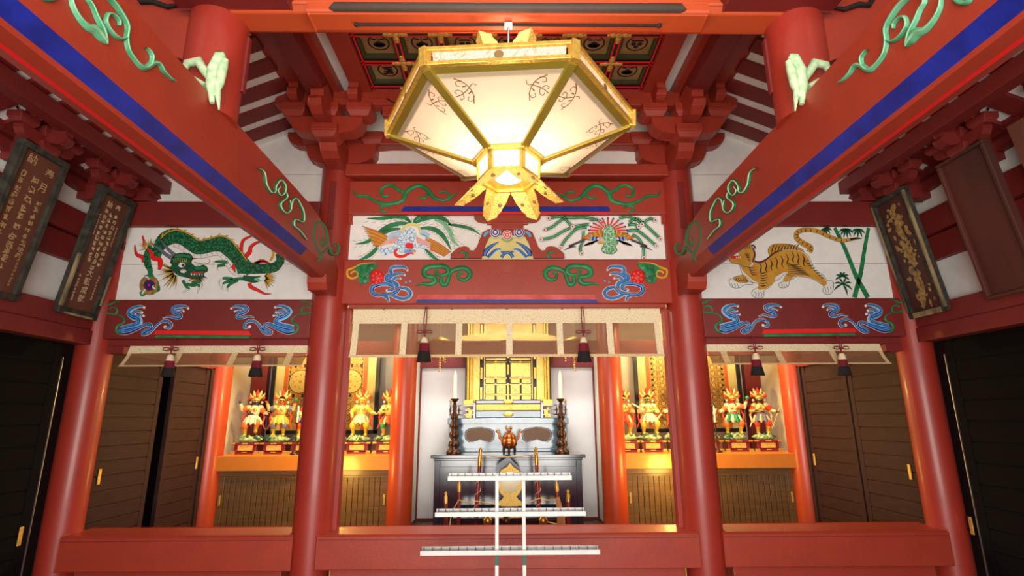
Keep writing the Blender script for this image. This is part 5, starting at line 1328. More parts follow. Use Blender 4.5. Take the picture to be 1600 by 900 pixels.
# ---------------- gold tapestries
def tapestry(s, label):
    t = thing('gold_tapestry', label, 'tapestry', (s*2.7, 8.1, 1.4))
    w0, w1 = 1.90, 3.50
    zb, zt = 1.40, 2.75; y = 8.15
    def X(u): return s*(w0+(w1-w0)*u)
    def rect(mb, u0, u1, z0, z1, y0, y1, m): mb.box(*sorted((X(u0), X(u1))), y0, y1, z0, z1, m)
    b = MB(BLK); rect(b, 0, .035, zb, zt, y-.05, y, BLK); rect(b, .965, 1, zb, zt, y-.05, y, BLK); rect(b, 0, 1, zb, zb+.05, y-.05, y, BLK); lab(b.build('frame', t, bev=.004), 'black lacquer frame')
    b = MB(CREAM); rect(b, .035, .965, zb+.05, zt, y-.02, y-.005, CREAM); b.build('mount', t)
    for u in (.115, .85): b = MB(ORANGE); rect(b, u, u+.035, zb+.05, zt, y-.028, y-.02, ORANGE); b.build('border_strip', t)
    b = MB(TAPES); rect(b, .15, .85, zb+.06, zt, y-.032, y-.02, TAPES)
    T_ = b; yy = y-.034
    def disc(x, z, r, m, q=0, n=16, sx=1):
        T_.add([(x+sx*r*cos(2*pi*i/n), yy-q, z+r*sin(2*pi*i/n)) for i in range(n)], [tuple(range(n))], m)
    xc = X(.5); W = abs(X(.85)-X(.15))
    if s < 0:
        for k in range(16):     # checked dark and gold bands round the roundel
            for z in (1.92, 2.36): T_.box(xc-W/2+W*(k+.2)/16, xc-W/2+W*(k+.7)/16, yy-.002, yy, z, z+.05, BLK if k % 2 else ORANGE)
        for k in range(20):
            for x in (xc-W/2+.02, xc+W/2-.03): T_.box(x, x+.012, yy-.002, yy, 1.50+k*.06, 1.53+k*.06, BLK)
        for xq in (xc-.37, xc, xc+.37):
            disc(xq, 2.15, .175, BRONZE, .0006, 28); disc(xq, 2.15, .165, CREAM, .001, 28); disc(xq, 2.15, .15, GOLDC, .002, 28)
            for i in range(8): disc(xq+.10*cos(pi*i/4), 2.15+.10*sin(pi*i/4), .032, CREAM, .003); disc(xq+.10*cos(pi*i/4), 2.15+.10*sin(pi*i/4), .020, YEL, .004)
            disc(xq, 2.15, .045, CREAM, .003); disc(xq, 2.15, .03, YEL, .004)
        for i in range(-4, 5):
            for z in (2.50, 2.58, 2.66, 1.86, 1.78, 1.70, 1.62): disc(xc+i*W/9.2, z, .036, BRONZE, .0006); disc(xc+i*W/9.2, z, .028, CREAM, .001); disc(xc+i*W/9.2, z, .020, YEL, .002)
        for a in (-1, 1):
            for z in (1.99, 2.31): disc(xc+a*.185, z, .03, BRONZE, .001); disc(xc+a*.185, z, .022, YEL, .002)
    else:
        for r_ in range(13):    # rows of small seated figures
            for c_ in range(-5, 6):
                x, z = xc+c_*W/11.6, 1.53+r_*.088
                disc(x, z+.02, .034, BRONZE, .0006, 12); disc(x, z+.02, .026, CREAM, .001, 12); disc(x, z+.034, .011, YEL, .003, 10); disc(x, z+.008, .020, GOLDC, .002, 12, 1.1)
        for c_ in range(4):
            x = xc+(-.42+.28*c_)*W; T_.box(x-.006, x+.006, yy-.003, yy, 1.47, 2.7, GOLD)
        for a in (-1, 1):
            for k in range(15): T_.box(*sorted((xc+a*W*.46, xc+a*W*.485)), yy-.004, yy, 1.5+k*.08, 1.53+k*.08, BLK)
    b.build('cloth', t)
    return t
tapestry(-1, 'framed gold tapestry with large roundels and checked bands behind the left statues')
tapestry(1, 'framed gold tapestry with rows of tiny seated figures behind the right statues')

# ---------------- twelve guardian statues
FLESH = {'blue': (62, 64, 92), 'orange': (206, 92, 44), 'gold': (222, 178, 70), 'green': (110, 142, 84), 'red': (196, 56, 38), 'brown': (92, 50, 44), 'pale': (226, 200, 160)}
ROCK = mat('green_rock', (92, 124, 66), .6, c2=(196, 206, 150), scale=30, bump=.5)
PEDR = mat('crimson_pedestal', (136, 26, 34), .4, coat=.3)
ARMG = mat('gilt_armour', (232, 192, 92), .4, metal=.5, c2=(240, 232, 200), pat='brick', scale=60, bump=.4)
ARMW = mat('cream_armour', (238, 226, 190), .5, c2=(206, 150, 60), pat='brick', scale=55)
FLAM = mat('flame_red', (222, 62, 34), .5)
def statue(label, x, kind, face, armour, lean, la, ra, weapon, yaw=0, skirt=YEL, trousers=ORANGE, halo=True):
    y, z0 = 7.62, 1.158
    t = thing('guardian_statue', label, 'statue', (x, y, z0)); t.scale = (1.08, 1.0, 1.10)
    F = mat('face_'+face, FLESH[face], .5)
    P = lambda dx, dy, dz: Vector((x+dx*cos(yaw)-dy*sin(yaw), y+dx*sin(yaw)+dy*cos(yaw), z0+dz))
    b = MB(PEDR, GOLD, GOLDC)
    b.box(x-.165, x+.165, y-.12, y+.12, .0+z0, z0+.022, PEDR); b.box(x-.135, x+.135, y-.10, y+.10, z0+.03, z0+.115, PEDR); b.box(x-.165, x+.165, y-.125, y+.125, z0+.112, z0+.132, PEDR)
    b.box(x-.09, x+.09, y-.108, y-.099, z0+.042, z0+.104, GOLDC)
    for a in (-1, 1):
        b.box(*sorted((x+a*.115, x+a*.175)), y-.135, y-.09, z0, z0+.016, GOLD); b.box(*sorted((x+a*.12, x+a*.17)), y-.13, y-.09, z0+.018, z0+.034, GOLD)
        b.box(*sorted((x+a*.12, x+a*.170)), y-.130, y-.10, z0+.115, z0+.134, GOLD)
    b.box(x-.035, x+.035, y-.130, y-.10, z0+.115, z0+.133, GOLD); b.box(x-.03, x+.03, y-.125, y-.10, z0+.016, z0+.026, GOLD)
    b.build('pedestal', t, bev=.002)
    b = MB(ROCK, DGREEN); rnd = random.Random(int(x*100))
    b.ball((x, y, z0+.165), .13, ROCK, 14, (1.12, .8, .32))
    for i in range(20):
        a = rnd.uniform(0, 2*pi); r_ = rnd.uniform(.03, .14)
        cx_, cy_ = x+r_*cos(a)*1.05, y+r_*sin(a)*.75
        b.tube([(cx_-.045, cy_, z0+.150+rnd.uniform(-.01, .02)), (cx_, cy_-.012, z0+.178+rnd.uniform(0, .035)), (cx_+.05, cy_, z0+.155+rnd.uniform(-.01, .02))], [.006, .019, .006], 7, ROCK if i % 3 else DGREEN)
    b.build('rock_base', t)
    # body: one continuous skinned surface
    H0 = .215
    J = {'pel': (lean*.02, 0, H0+.20), 'chest': (lean*.035, 0, H0+.30), 'neck': (lean*.045, -.004, H0+.365), 'head': (lean*.055, -.012, H0+.405), 'top': (lean*.058, -.01, H0+.445)}
    kx = .055 if kind != 'stride' else .075
    J.update({'hl': (-.035, 0, H0+.185), 'kl': (-kx-.01, -.035, H0+.105), 'al': (-kx-.005, .0, H0+.02), 'fl': (-kx-.01, -.055, H0+.0),
              'hr': (.035, 0, H0+.185), 'kr': (kx+.01, -.045, H0+.11), 'ar': (kx, .0, H0+.02), 'fr': (kx+.01, -.055, H0+.0)})
    if kind == 'raise': J['kr'] = (.075, -.06, H0+.14); J['ar'] = (.06, -.03, H0+.06); J['fr'] = (.07, -.08, H0+.045)
    sl = Vector((lean*.035-.068, 0, H0+.335)); sr = Vector((lean*.035+.068, 0, H0+.335))
    J['sl'], J['sr'] = tuple(sl), tuple(sr)
    J['el'] = tuple(sl+Vector(la[0])); J['wl'] = tuple(sl+Vector(la[1])); J['er'] = tuple(sr+Vector(ra[0])); J['wr'] = tuple(sr+Vector(ra[1]))
    for q, sg in (('l', -1), ('r', 1)):
        w_ = Vector(J['w'+q]); e_ = Vector(J['e'+q]); d_ = (w_-e_).normalized(); J['h'+q+'2'] = tuple(w_+d_*.028)
    rad = {'pel': .055, 'chest': .056, 'neck': .022, 'head': .036, 'top': .028, 'h': .036, 'k': .026, 'a': .017, 'f': .014, 's': .028, 'e': .020, 'w': .014}
    E_ = [('pel', 'chest'), ('chest', 'neck'), ('neck', 'head'), ('head', 'top'), ('pel', 'hl'), ('hl', 'kl'), ('kl', 'al'), ('al', 'fl'), ('pel', 'hr'), ('hr', 'kr'), ('kr', 'ar'), ('ar', 'fr'), ('chest', 'sl'), ('sl', 'el'), ('el', 'wl'), ('wl', 'hl2'), ('chest', 'sr'), ('sr', 'er'), ('er', 'wr'), ('wr', 'hr2')]
    names = list(J); me = bpy.data.meshes.new('body'); me.from_pydata([tuple(P(*J[k])) for k in names], [(names.index(a), names.index(c)) for a, c in E_], [])
    me.materials.append(F); ob = bpy.data.objects.new('body', me); COL.objects.link(ob); ob.parent = t; ob.matrix_parent_inverse = Matrix.Translation(-Vector(t.location))
    sk = ob.modifiers.new('skin', 'SKIN'); sv = me.skin_vertices
    if not sv: me.attributes.new
    lay = me.skin_vertices[0] if len(me.skin_vertices) else None
    if lay:
        for i, k in enumerate(names):
            r_ = .013 if k in ('hl2', 'hr2') else (rad.get(k) or rad[k[0]]); lay.data[i].radius = (r_, r_); lay.data[i].use_root = (k == 'pel')
    sb = ob.modifiers.new('sub', 'SUBSURF'); sb.levels = 1; sb.render_levels = 1
    # clothing
    b = MB(armour, skirt, trousers, GOLD)
    c = P(*J['chest']); pe = P(*J['pel'])
    b.ball(c, .075, armour, 14, (1.0, .72, .98)); b.ball(c+Vector((-.028, -.045, .012)), .026, GOLD, 10); b.ball(c+Vector((.028, -.045, .012)), .026, GOLD, 10)
    b.ball(pe+Vector((0, -.03, .02)), .04, GOLD, 12, (1, .7, .8))
    b.lathe([(.062, .045), (.075, .0), (.10, -.05)], (pe.x, pe.y, pe.z), 18, skirt)
    for i in range(11):
        a = 2*pi*i/11+.3; b.tube([pe+Vector((.07*cos(a), .06*sin(a), .02)), pe+Vector((.098*cos(a), .085*sin(a), -.04)), pe+Vector((.108*cos(a), .095*sin(a), -.072))], [.014, .022, .010], 6, armour if i % 2 else skirt)
    b.build('armour', t)
    for q in 'lr':
        k_, a_, f_ = P(*J['k'+q]), P(*J['a'+q]), P(*J['f'+q])
        b = MB(trousers); b.ball(k_+Vector((0, 0, .01)), .042, trousers, 10, (1, .9, 1.15)); b.build('trouser_leg', t)
        b = MB(GOLD); b.tube([k_-Vector((0, 0, .02)), a_], [.030, .021], 10, GOLD)
        b.tube([a_+Vector((0, 0, .01)), a_-Vector((0, 0, .012)), f_+Vector((0, .01, .004)), f_], [.021, .022, .022, .012], 8, GOLD); b.build('boot', t)
    b = MB(armour, trousers, FLAM)
    for q in 'lr':
        s_, e_, w_ = P(*J['s'+q]), P(*J['e'+q]), P(*J['w'+q])
        b.ball(s_, .040, armour, 10, (1.1, .9, .9)); b.tube([s_, s_.lerp(e_, .6), e_], [.032, .034, .024], 9, trousers); b.ball(e_, .028, armour, 8); b.tube([e_, w_], [.024, .018], 8, armour)
    # trailing scarf
    for a in (-1, 1):
        o_ = P(lean*.035+a*.09, .02, H0+.30)
        b.tube([o_, o_+Vector((a*.04, 0, -.08)), o_+Vector((a*.025, -.01, -.16)), o_+Vector((a*.06, -.01, -.225))], [.008, .014, .012, .006], 7, FLAM if trousers != FLAM else ARMW)
    b.build('sleeves_and_scarf', t)
    # helmet, face details, flame hair
    hd = P(*J['head'])
    b = MB(armour, GOLD, FLAM)
    b.ball(hd+Vector((0, .004, .030)), .047, BRONZE if face in ('orange', 'green') else GOLD, 12, (1, 1, .75))
    b.tube([hd+Vector((-.045, -.02, .022)), hd+Vector((0, -.05, .03)), hd+Vector((.045, -.02, .022))], .010, 8, GOLD)
    if halo:
        for i, a in enumerate((25, 60, 90, 120, 155)):
            r_ = .085; p_ = hd+Vector((r_*cos(R(a)), .02, .03+r_*sin(R(a))))
            b.tube([hd+Vector((.04*cos(R(a)), .01, .03+.04*sin(R(a)))), p_, p_+Vector((.02*cos(R(a)), 0, .045))], [.018, .022, .004], 7, (GOLDC, ARMG, FLAM, ARMG, GOLDC)[i])
        for a in (-1, 1):
            b.ball(hd+Vector((a*.088, .01, .05)), .022, FLAM, 8); b.ball(hd+Vector((a*.072, .01, -.005)), .016, ARMW, 8)
    b.build('helmet_and_hair', t)
    b = MB(PWHITE, INK, F)
    for a in (-1, 1): b.ball(hd+Vector((a*.014, -.036, .006)), .0065, PWHITE, 6); b.ball(hd+Vector((a*.014, -.042, .006)), .003, INK, 6)
    b.ball(hd+Vector((0, -.042, -.004)), .008, F, 6); b.tube([hd+Vector((-.012, -.036, -.018)), hd+Vector((0, -.04, -.016)), hd+Vector((.012, -.036, -.018))], .003, 5, INK)
    for a in (-1, 1): b.ball(hd+Vector((a*.038, .0, .0)), .010, F, 6, (.5, 1, 1.4))
    b.build('face', t)
    # hands with fingers, and what they hold
    for q, sg in (('l', -1), ('r', 1)):
        b = MB(F); h_ = P(*J['h'+q+'2'])
        for k in range(4): b.tube([h_+Vector((-.009+.006*k, 0, 0)), h_+Vector((-.009+.006*k, -.012, .006)), h_+Vector((-.008+.005*k, -.016, -.006))], [.004, .0036, .003], 5, F)
        b.tube([h_+Vector((sg*-.010, 0, -.004)), h_+Vector((sg*-.016, -.010, .004))], [.005, .0035], 5, F)
        b.build('hand', t)
    wp, hand, d_ = weapon
    if wp:
        h_ = P(*J['h'+hand+'2']); d_ = Vector(d_).normalized(); b = MB(METAL, GOLD)
        if wp == 'sword':
            b.tube([h_-d_*.035, h_+d_*.02], .006, 7, GOLD); u_ = d_.cross(Vector((0, 1, 0))).normalized()
            b.poly([h_+d_*.02-u_*.008, h_+d_*.02+u_*.008, h_+d_*.17+u_*.010, h_+d_*.21, h_+d_*.17-u_*.010], (0, 1, 0), .004, ARMW); b.tube([h_+d_*.02-u_*.02, h_+d_*.02+u_*.02], .005, 6, GOLD)
        elif wp == 'staff':
            b.tube([h_-d_*.22, h_+d_*.22], .005, 7, GOLD); b.ball(h_+d_*.23, .014, GOLD, 8)
        elif wp == 'fan':
            b.tube([h_, h_+d_*.06], .004, 6, GOLD); u_ = d_.cross(Vector((0, 1, 0))).normalized()
            b.poly([h_+d_*.05-u_*.006, h_+d_*.05+u_*.006, h_+d_*.12+u_*.024, h_+d_*.14, h_+d_*.12-u_*.024], (0, 1, 0), .006, ARMW)
        elif wp == 'jewel': b.ball(h_+Vector((0, -.01, .02)), .026, GREEN, 10)
        elif wp == 'wheel':
            b = MB(ARMW); n = 22; c_ = h_+Vector((0, .02, .10)); 
            b.tube([c_+Vector((.062*cos(2*pi*i/n), 0, .062*sin(2*pi*i/n))) for i in range(n+1)], .009, 6, ARMW)
            for i in range(8): b.tube([c_, c_+Vector((.058*cos(pi*i/4), 0, .058*sin(pi*i/4)))], .004, 5, BRONZE)
            b.tube([h_, c_], .005, 5, GOLD)
        b.build('held_object', t)
    return t
A0 = [(-.055, -.01, -.055), (-.035, -.06, -.10)]; A1 = [(-.075, 0, -.02), (-.10, -.03, .05)]; A2 = [(-.06, 0, -.06), (-.11, -.03, -.075)]; A3 = [(-.05, -.01, -.065), (.0, -.07, -.06)]
def Rt(A): return [(-a[0], a[1], a[2]) for a in A]
sx = lambda px: at(px, 700, 'Y', 7.5).x
SP = [
 (382, 'raise', 'blue', ARMW, .6, A1, Rt(A2), ('sword', 'r', (.5, -.2, -.8)), .25, ARMW, ORANGE, 'dark blue faced guardian in cream armour on the left shelf, nearest the brown shutters'),
 (427, 'stand', 'orange', ARMG, .2, A1, Rt(A1), ('jewel', 'r', (0, 0, 1)), .2, YEL, GREY, 'orange faced guardian with bronze cap and yellow skirt, second from the left shutters'),
 (471, 'stride', 'green', ARMG, 1, A0, Rt(A1), ('sword', 'r', (-.2, 0, 1)), .15, BLUE, FLAM, 'green faced guardian partly hidden by the left central pillar, on its left side'),
 (514, 'stand', 'red', ARMW, -.3, A0, Rt(A0), ('staff', 'r', (.1, 0, 1)), .1, ORANGE, GREEN, 'red faced guardian behind the left central pillar'),
 (557, 'stride', 'gold', ARMG, .3, A0, Rt(A2), ('fan', 'r', (.7, 0, .7)), 0, ARMW, YEL, 'golden faced guardian striding with a pale fan, on the left shelf right of the pillar'),
 (603, 'stand', 'gold', ARMG, 0, A3, Rt(A1), ('staff', 'r', (0, 0, 1)), 0, FLAM, GREEN, 'guardian half hidden by the left orange rear pillar'),
 (981, 'stand', 'orange', ARMG, -.2, A1, Rt(A3), ('staff', 'l', (0, 0, 1)), 0, FLAM, ORANGE, 'guardian half hidden by the right orange rear pillar'),
 (1021, 'stride', 'green', ARMW, -.3, A3, Rt(A3), ('sword', 'l', (-.9, -.1, .45)), 0, ARMW, YEL, 'green faced guardian holding a sword across the chest, left of the right central pillar'),
 (1066, 'stand', 'red', ARMW, .2, A2, Rt(A1), ('sword', 'l', (-.5, 0, -.6)), -.1, FLAM, ORANGE, 'guardian with red trousers at the left edge of the right central pillar'),
 (1110, 'stand', 'brown', ARMG, .3, A1, Rt(A0), ('wheel', 'l', (0, 0, 1)), -.15, ARMG, BRONZE, 'dark guardian with a round spoked wheel, beside the right edge of the right central pillar'),
 (1156, 'stride', 'red', ARMW, .2, A2, Rt(A1), ('jewel', 'r', (0, 0, 1)), -.2, GREEN, ORANGE, 'red faced guardian with wide orange trousers, second from the right shutters'),
 (1202, 'stand', 'brown', ARMG, -.2, A3, Rt(A2), ('staff', 'r', (.5, 0, 1)), -.25, GREY, FLAM, 'dark brown faced guardian on the right shelf, nearest the brown shutters')]
for px, kind, face, arm_, lean, la, ra, wpn, yaw, sk_, tr_, l in SP:
    statue(l, sx(px), kind, face, arm_, lean, la, ra, wpn, yaw, sk_, tr_)
def stand_candle(label, x, y, z0, z1, z2):
    t = thing('candle_stand', label, 'candle stand', (x, y, z0))
    b = MB(BRONZE); b.lathe([(.06, 0), (.062, .012), (.03, .03), (.012, .05), (.010, (z1-z0)*.5), (.016, (z1-z0)*.52), (.009, (z1-z0)*.55), (.009, z1-z0-.02), (.045, z1-z0-.005), (.045, z1-z0)], (x, y, z0), 18, BRONZE); b.build('stand', t)
    b = MB(CANDLE); b.lathe([(.011, z1-z0), (.010, z2-z0-.02), (.003, z2-z0)], (x, y, z0), 12, CANDLE); b.build('candle', t)
for px, l in ((461, 'tall thin bronze candle stand with a white candle before the left statues'), (1121, 'tall thin bronze candle stand with a white candle before the right statues')):
    x = at(px, 700, 'Y', 7.36).x; stand_candle(l, x, 7.36, 1.158, at(px, 660, 'Y', 7.36).z, at(px, 634, 'Y', 7.36).z)

# ================================================================== ALTAR
t = thing('altar_table', 'long black lacquered altar table in the centre, glossy with grey blue sheen', 'altar table', (.007, 7.2, .2))
b = MB(LACQ); b.box(-.955, .97, 6.98, 7.60, 1.125, 1.166); b.box(-.92, .935, 7.0, 7.58, 1.10, 1.125); b.build('table_top', t, bev=.005)
b = MB(LACQ); b.box(-.91, .925, 7.03, 7.58, .2, 1.10); b.box(-.91, -.84, 7.015, 7.03, .2, 1.10); b.box(.855, .925, 7.015, 7.03, .2, 1.10); b.box(-.84, .855, 7.018, 7.03, 1.02, 1.10); b.box(-.84, .855, 7.018, 7.03, .2, .28)
b.box(-.30, -.285, 7.02, 7.03, .28, 1.02); b.box(.30, .315, 7.02, 7.03, .28, 1.02)
b.build('front_panel', t, bev=.004)
t = thing('altar_step', 'teal grey lacquered altar step with two brown bean shaped openings', 'altar step', (0, 7.7, 1.166))
SILV = mat('silvery_teal_lacquer', (84, 110, 120), .16, c2=(52, 76, 90), scale=3, coat=.8)
b = MB(SILV); b.box(-.80, .82, 7.62, 8.18, 1.166, 1.60); b.box(-.82, .84, 7.60, 8.18, 1.53, 1.61); b.box(-.82, .84, 7.60, 7.64, 1.166, 1.21); b.build('step_body', t, bev=.006)
BEAN = mat('brown_ribbed_panel', (112, 84, 58), .6, pat='wave', scale=40, c2=(90, 66, 46))
for s in (-1, 1):
    b = MB(BEAN); cx_ = .39*s+.012
    pts = [(-.19, .0), (-.185, .045), (-.15, .07), (-.08, .085), (0, .095), (.08, .085), (.15, .07), (.185, .045), (.19, 0), (.18, -.05), (.14, -.08), (.08, -.075), (0, -.05), (-.08, -.075), (-.14, -.08), (-.18, -.05)]
    b.poly([(cx_+x, 7.61, 1.385+z) for x, z in pts], (0, 1, 0), .012, BEAN); b.build('bean_panel', t)
    b = MB(LACQ); b.tube([(cx_+x*1.06, 7.612, 1.385+z*1.1) for x, z in pts+pts[:1]], .006, 6, LACQ); b.build('bean_moulding', t)
t = thing('altar_railing', 'low dark railing with gilt fittings around the gold shrine', 'railing', (0, 7.75, 1.61))
for s in (-1, 1):
    b = MB(LACQ, GOLD)
    for x in (.47, .80):
        b.box(s*x+.012-.014, s*x+.012+.014, 7.66, 7.69, 1.61, 1.82, LACQ); b.ball((s*x+.012, 7.675, 1.845), .020, GOLD, 8, (1, 1, 1.3))
    for z in (1.65, 1.71, 1.775): b.box(*sorted((s*.47+.012, s*.82+.012)), 7.668, 7.684, z, z+.014, LACQ)
    b.box(*sorted((s*.50+.012, s*.55+.012)), 7.66, 7.68, 1.65, 1.725, GOLD)
    b.build('rail', t)
# gold shrine
t = thing('gold_shrine', 'gilded shrine cabinet with black and gold panelled double doors behind the altar', 'shrine', (.012, 7.9, 1.61))
cx_ = .014
b = MB(LACQ, GOLDC, TEAL); b.box(cx_-.46, cx_+.46, 7.70, 8.18, 1.61, 1.71, TEAL); b.box(cx_-.455, cx_+.455, 7.705, 8.18, 1.71, 1.80, GOLDC); b.box(cx_-.46, cx_+.46, 7.70, 8.18, 1.80, 1.86, LACQ)
b.build('base', t, bev=.012)
b = MB(GOLD)
for z in (1.66, 1.832): b = MB(GOLD); b.ball((cx_, 7.70, z), .075, GOLD, 14, (1, .12, .45)); b.build('base_medallion', t)
for s in (-1, 1):
    b = MB(GOLD, GOLDC)
    for x in (.535, .575): b.tube([(cx_+s*x, 7.78, 1.84), (cx_+s*x, 7.78, 3.05)], .018, 12, GOLD)
    b.box(*sorted((cx_+s*.41, cx_+s*.50)), 7.80, 7.86, 1.86, 3.05, GOLDC); b.box(*sorted((cx_+s*.50, cx_+s*.515)), 7.79, 7.84, 1.86, 3.05, GOLD)
    b.box(*sorted((cx_+s*.49, cx_+s*.63)), 7.74, 7.82, 1.77, 1.86, GOLD); b.box(*sorted((cx_+s*.51, cx_+s*.60)), 7.75, 7.82, 1.61, 1.68, GOLD); b.ball((cx_+s*.56, 7.76, 1.725), .035, GOLD, 10)
    b.build('column', t, bev=.004)
    d = MB(BLK, GOLDC, GOLD)
    X0, X1 = sorted((cx_+s*.004, cx_+s*.41))
    d.box(X0, X1, 7.84, 7.87, 1.86, 3.05, BLK)
    def pnl(a, c_, z0, z1, m=GOLDC): d.box(*sorted((cx_+s*a, cx_+s*c_)), 7.828, 7.842, z0, z1, m)
    zb = lambda py: at(797, py, 'Y', 7.83).z
    pnl(.035, .325, zb(589), zb(567.5)); pnl(.035, .325, zb(563), zb(559.5))
    for a, c_ in ((.035, .165), (.195, .325)):
        pnl(a, c_, zb(598.5), zb(592.5)); pnl(a, c_, zb(615.5), zb(602)); pnl(a, c_, zb(624.5), zb(618.5)); 
        for q in (-1, 1):   # crossed ribbons on the square panels
            mx, mz = (a+c_)/2, (zb(615.5)+zb(602))/2
            d.tube([(cx_+s*(mx-.045), 7.826, mz-.035*q), (cx_+s*(mx+.045), 7.826, mz+.035*q)], .006, 5, GOLD)
    for z_ in (zb(600.5), zb(617), zb(591), zb(565.5)): d.box(*sorted((cx_+s*.02, cx_+s*.345)), 7.832, 7.842, z_-.006, z_+.006, GOLD); d.ball((cx_+s*.18, 7.835, z_), .020, GOLD, 8, (1, .4, .8))
    pnl(.0, .014, 1.87, 2.10, GOLD); pnl(.0, .014, 2.22, 2.36, GOLD); pnl(.0, .014, 2.46, 2.75, GOLD)
    for z0, z1 in ((1.87, 2.04), (2.16, 2.32), (2.44, 2.60), (2.75, 2.95)):
        pnl(.372, .402, z0, z1, GOLD)
    pnl(.338, .352, 1.87, 3.0, GOLD)
    d.box(*sorted((cx_+s*.02, cx_+s*.35)), 7.832, 7.842, 2.62, 3.0, GOLDC)
    d.build('door', t, bev=.002)
b = MB(BLK, GOLDC); b.box(cx_-.62, cx_+.62, 7.86, 8.18, 1.86, 3.10, BLK); b.build('cabinet', t)
b = MB(GOLD, GOLDC); b.poly([(cx_+x, 7.62, z) for x, z in [(-.75, 2.72), (-.60, 2.64), (-.3, 2.66), (0, 2.70), (.3, 2.66), (.60, 2.64), (.75, 2.72), (.60, 2.76), (0, 2.82), (-.60, 2.76)]], (0, 1, 0), .5, GOLDC)
for k in range(22): b.tube([(cx_-.60+k*.057, 7.64, 2.66), (cx_-.60+k*.057, 7.64, 2.60)], .008, 6, GOLD)
for s in (-1, 1): b.ball((cx_+s*.50, 7.66, 2.53), .05, GOLD, 10, (1.2, .6, .8)); b.tube([(cx_+s*.50, 7.66, 2.62), (cx_+s*.50, 7.66, 2.44)], .008, 6, GOLD)
b.build('canopy', t)
# hanging bead ornaments
for s, S in ((-1, 'left'), (1, 'right')):
    x = s*.93; y = 7.45
    t = thing('hanging_ornament', 'gilt bead pendant hanging high at the %s of the altar behind the blind' % S, 'ornament', (x, y, 2.75))
    b = MB(GOLD); b.lathe([(.02, 0), (.13, -.05), (.14, -.08), (.10, -.08)], (x, y, 2.72), 12, GOLD); b.tube([(x, y, 2.72), (x, y, 3.2)], .005, 5, GOLD); b.build('cap', t)
    b = MB(GOLD)
    for i in range(6):
        a = pi/3*i
        for k in range(8 if i % 2 else 6): b.ball((x+.12*cos(a), y+.12*sin(a), 2.62-k*.035), .012, GOLD, 6)
    for k in range(12): b.ball((x, y, 2.62-k*.034), .016, GOLD, 6)
    b.build('bead_string', t)
# candlesticks
for px, l in ((709.5, 'tall turned bronze candlestick with a white candle on the left of the altar table'), (877.5, 'tall turned bronze candlestick with a white candle on the right of the altar table')):
    y = 7.25; x = at(px, 680, 'Y', y).x; z0 = 1.166; zt = at(px, 623, 'Y', y).z; h = zt-z0
    t = thing('candlestick', l, 'candlestick', (x, y, z0))
    b = MB(BRONZE)
    pr = [(.095, 0), (.10, .02), (.075, .05), (.055, .07), (.075, .10), (.07, .14), (.040, .17), (.062, .21), (.066, .25), (.038, .29), (.058, .33), (.060, .37), (.034, .41), (.048, .45), (.050, .48), (.026, .52), (.032, h-.10), (.018, h-.05), (.050, h-.015), (.058, h)]
    b.lathe(pr, (x, y, z0), 22, BRONZE)
    for a in (-1, 1): b.tube([(x+a*.055, y, z0+.48), (x+a*.058, y, z0+.55), (x+a*.055, y, z0+.60)], [.006, .012, .004], 6, BRONZE)
    b.build('stick', t)
    b = MB(CANDLE); zc = at(px, 579, 'Y', y).z; b.lathe([(.026, 0), (.025, zc-zt-.06), (.004, zc-zt)], (x, y, zt), 14, CANDLE); b.build('candle', t)
# incense burner
x, y, z0 = .022, 7.2, 1.166
t = thing('incense_burner', 'round copper incense burner with upturned handles on the altar table', 'incense burner', (x, y, z0))
b = MB(COPPER); b.lathe([(.03, .06), (.075, .075), (.10, .115), (.105, .15), (.085, .185), (.07, .20)], (x, y, z0), 24, COPPER)
for i in range(3):
    a = 2*pi*i/3+.5; b.tube([(x+.07*cos(a), y+.07*sin(a), z0+.09), (x+.085*cos(a), y+.085*sin(a), z0+.04), (x+.08*cos(a), y+.08*sin(a), z0)], [.022, .016, .012], 8, BRONZE)
b.build('bowl', t)
for s in (-1, 1):
    b = MB(COPPER); b.tube([(x+s*.085, y, z0+.16), (x+s*.125, y, z0+.20), (x+s*.13, y, z0+.25), (x+s*.155, y, z0+.28), (x+s*.175, y, z0+.275)], [.014, .016, .014, .018, .010], 8, COPPER); b.build('handle', t)
b = MB(COPPER); b.lathe([(.08, .195), (.085, .21), (.06, .245), (.02, .26)], (x, y, z0), 20, COPPER); b.ball((x, y, z0+.285), .026, COPPER, 10, (1.2, .8, .9)); b.ball((x+.026, y-.01, z0+.315), .018, COPPER, 8); b.tube([(x-.025, y, z0+.29), (x-.045, y, z0+.32), (x-.035, y, z0+.345)], [.008, .010, .005], 6, COPPER); b.build('lid', t)

# ---------------- goma enclosure: low table, posts, ropes, mirror stand
t = thing('low_table', 'low glossy black table in front of the altar, inside the rope fence', 'table', (.02, 6.5, .2))
b = MB(LACQ); b.box(-.60, .64, 6.25, 6.90, .52, .56); b.box(-.57, .61, 6.28, 6.87, .46, .52); b.build('table_top', t, bev=.006)
for xx in (-.55, .55):
    for yy in (6.32, 6.82): b = MB(LACQ); b.box(xx-.03+.02, xx+.03+.02, yy-.03, yy+.03, .2, .46); b.build('leg', t, bev=.004)
t = thing('mirror_stand', 'gilded flame shaped stand holding a round white mirror, on the low black table', 'mirror', (.026, 6.5, .56))
b = MB(GOLDC)
cxm, ym = .026, 6.45
Tm = Tr(680, 690, 6, ('Y', ym), b)
Tm.fill([(700, 200), (730, 235), (780, 270), (805, 310), (818, 370), (812, 430), (790, 480), (765, 510), (780, 540), (805, 560), (806, 597), (600, 597), (600, 560), (625, 540), (640, 510), (612, 480), (595, 430), (590, 370), (600, 310), (625, 265), (675, 235)], GOLDC, 0, True, .035)
b.build('stand_frame', t)
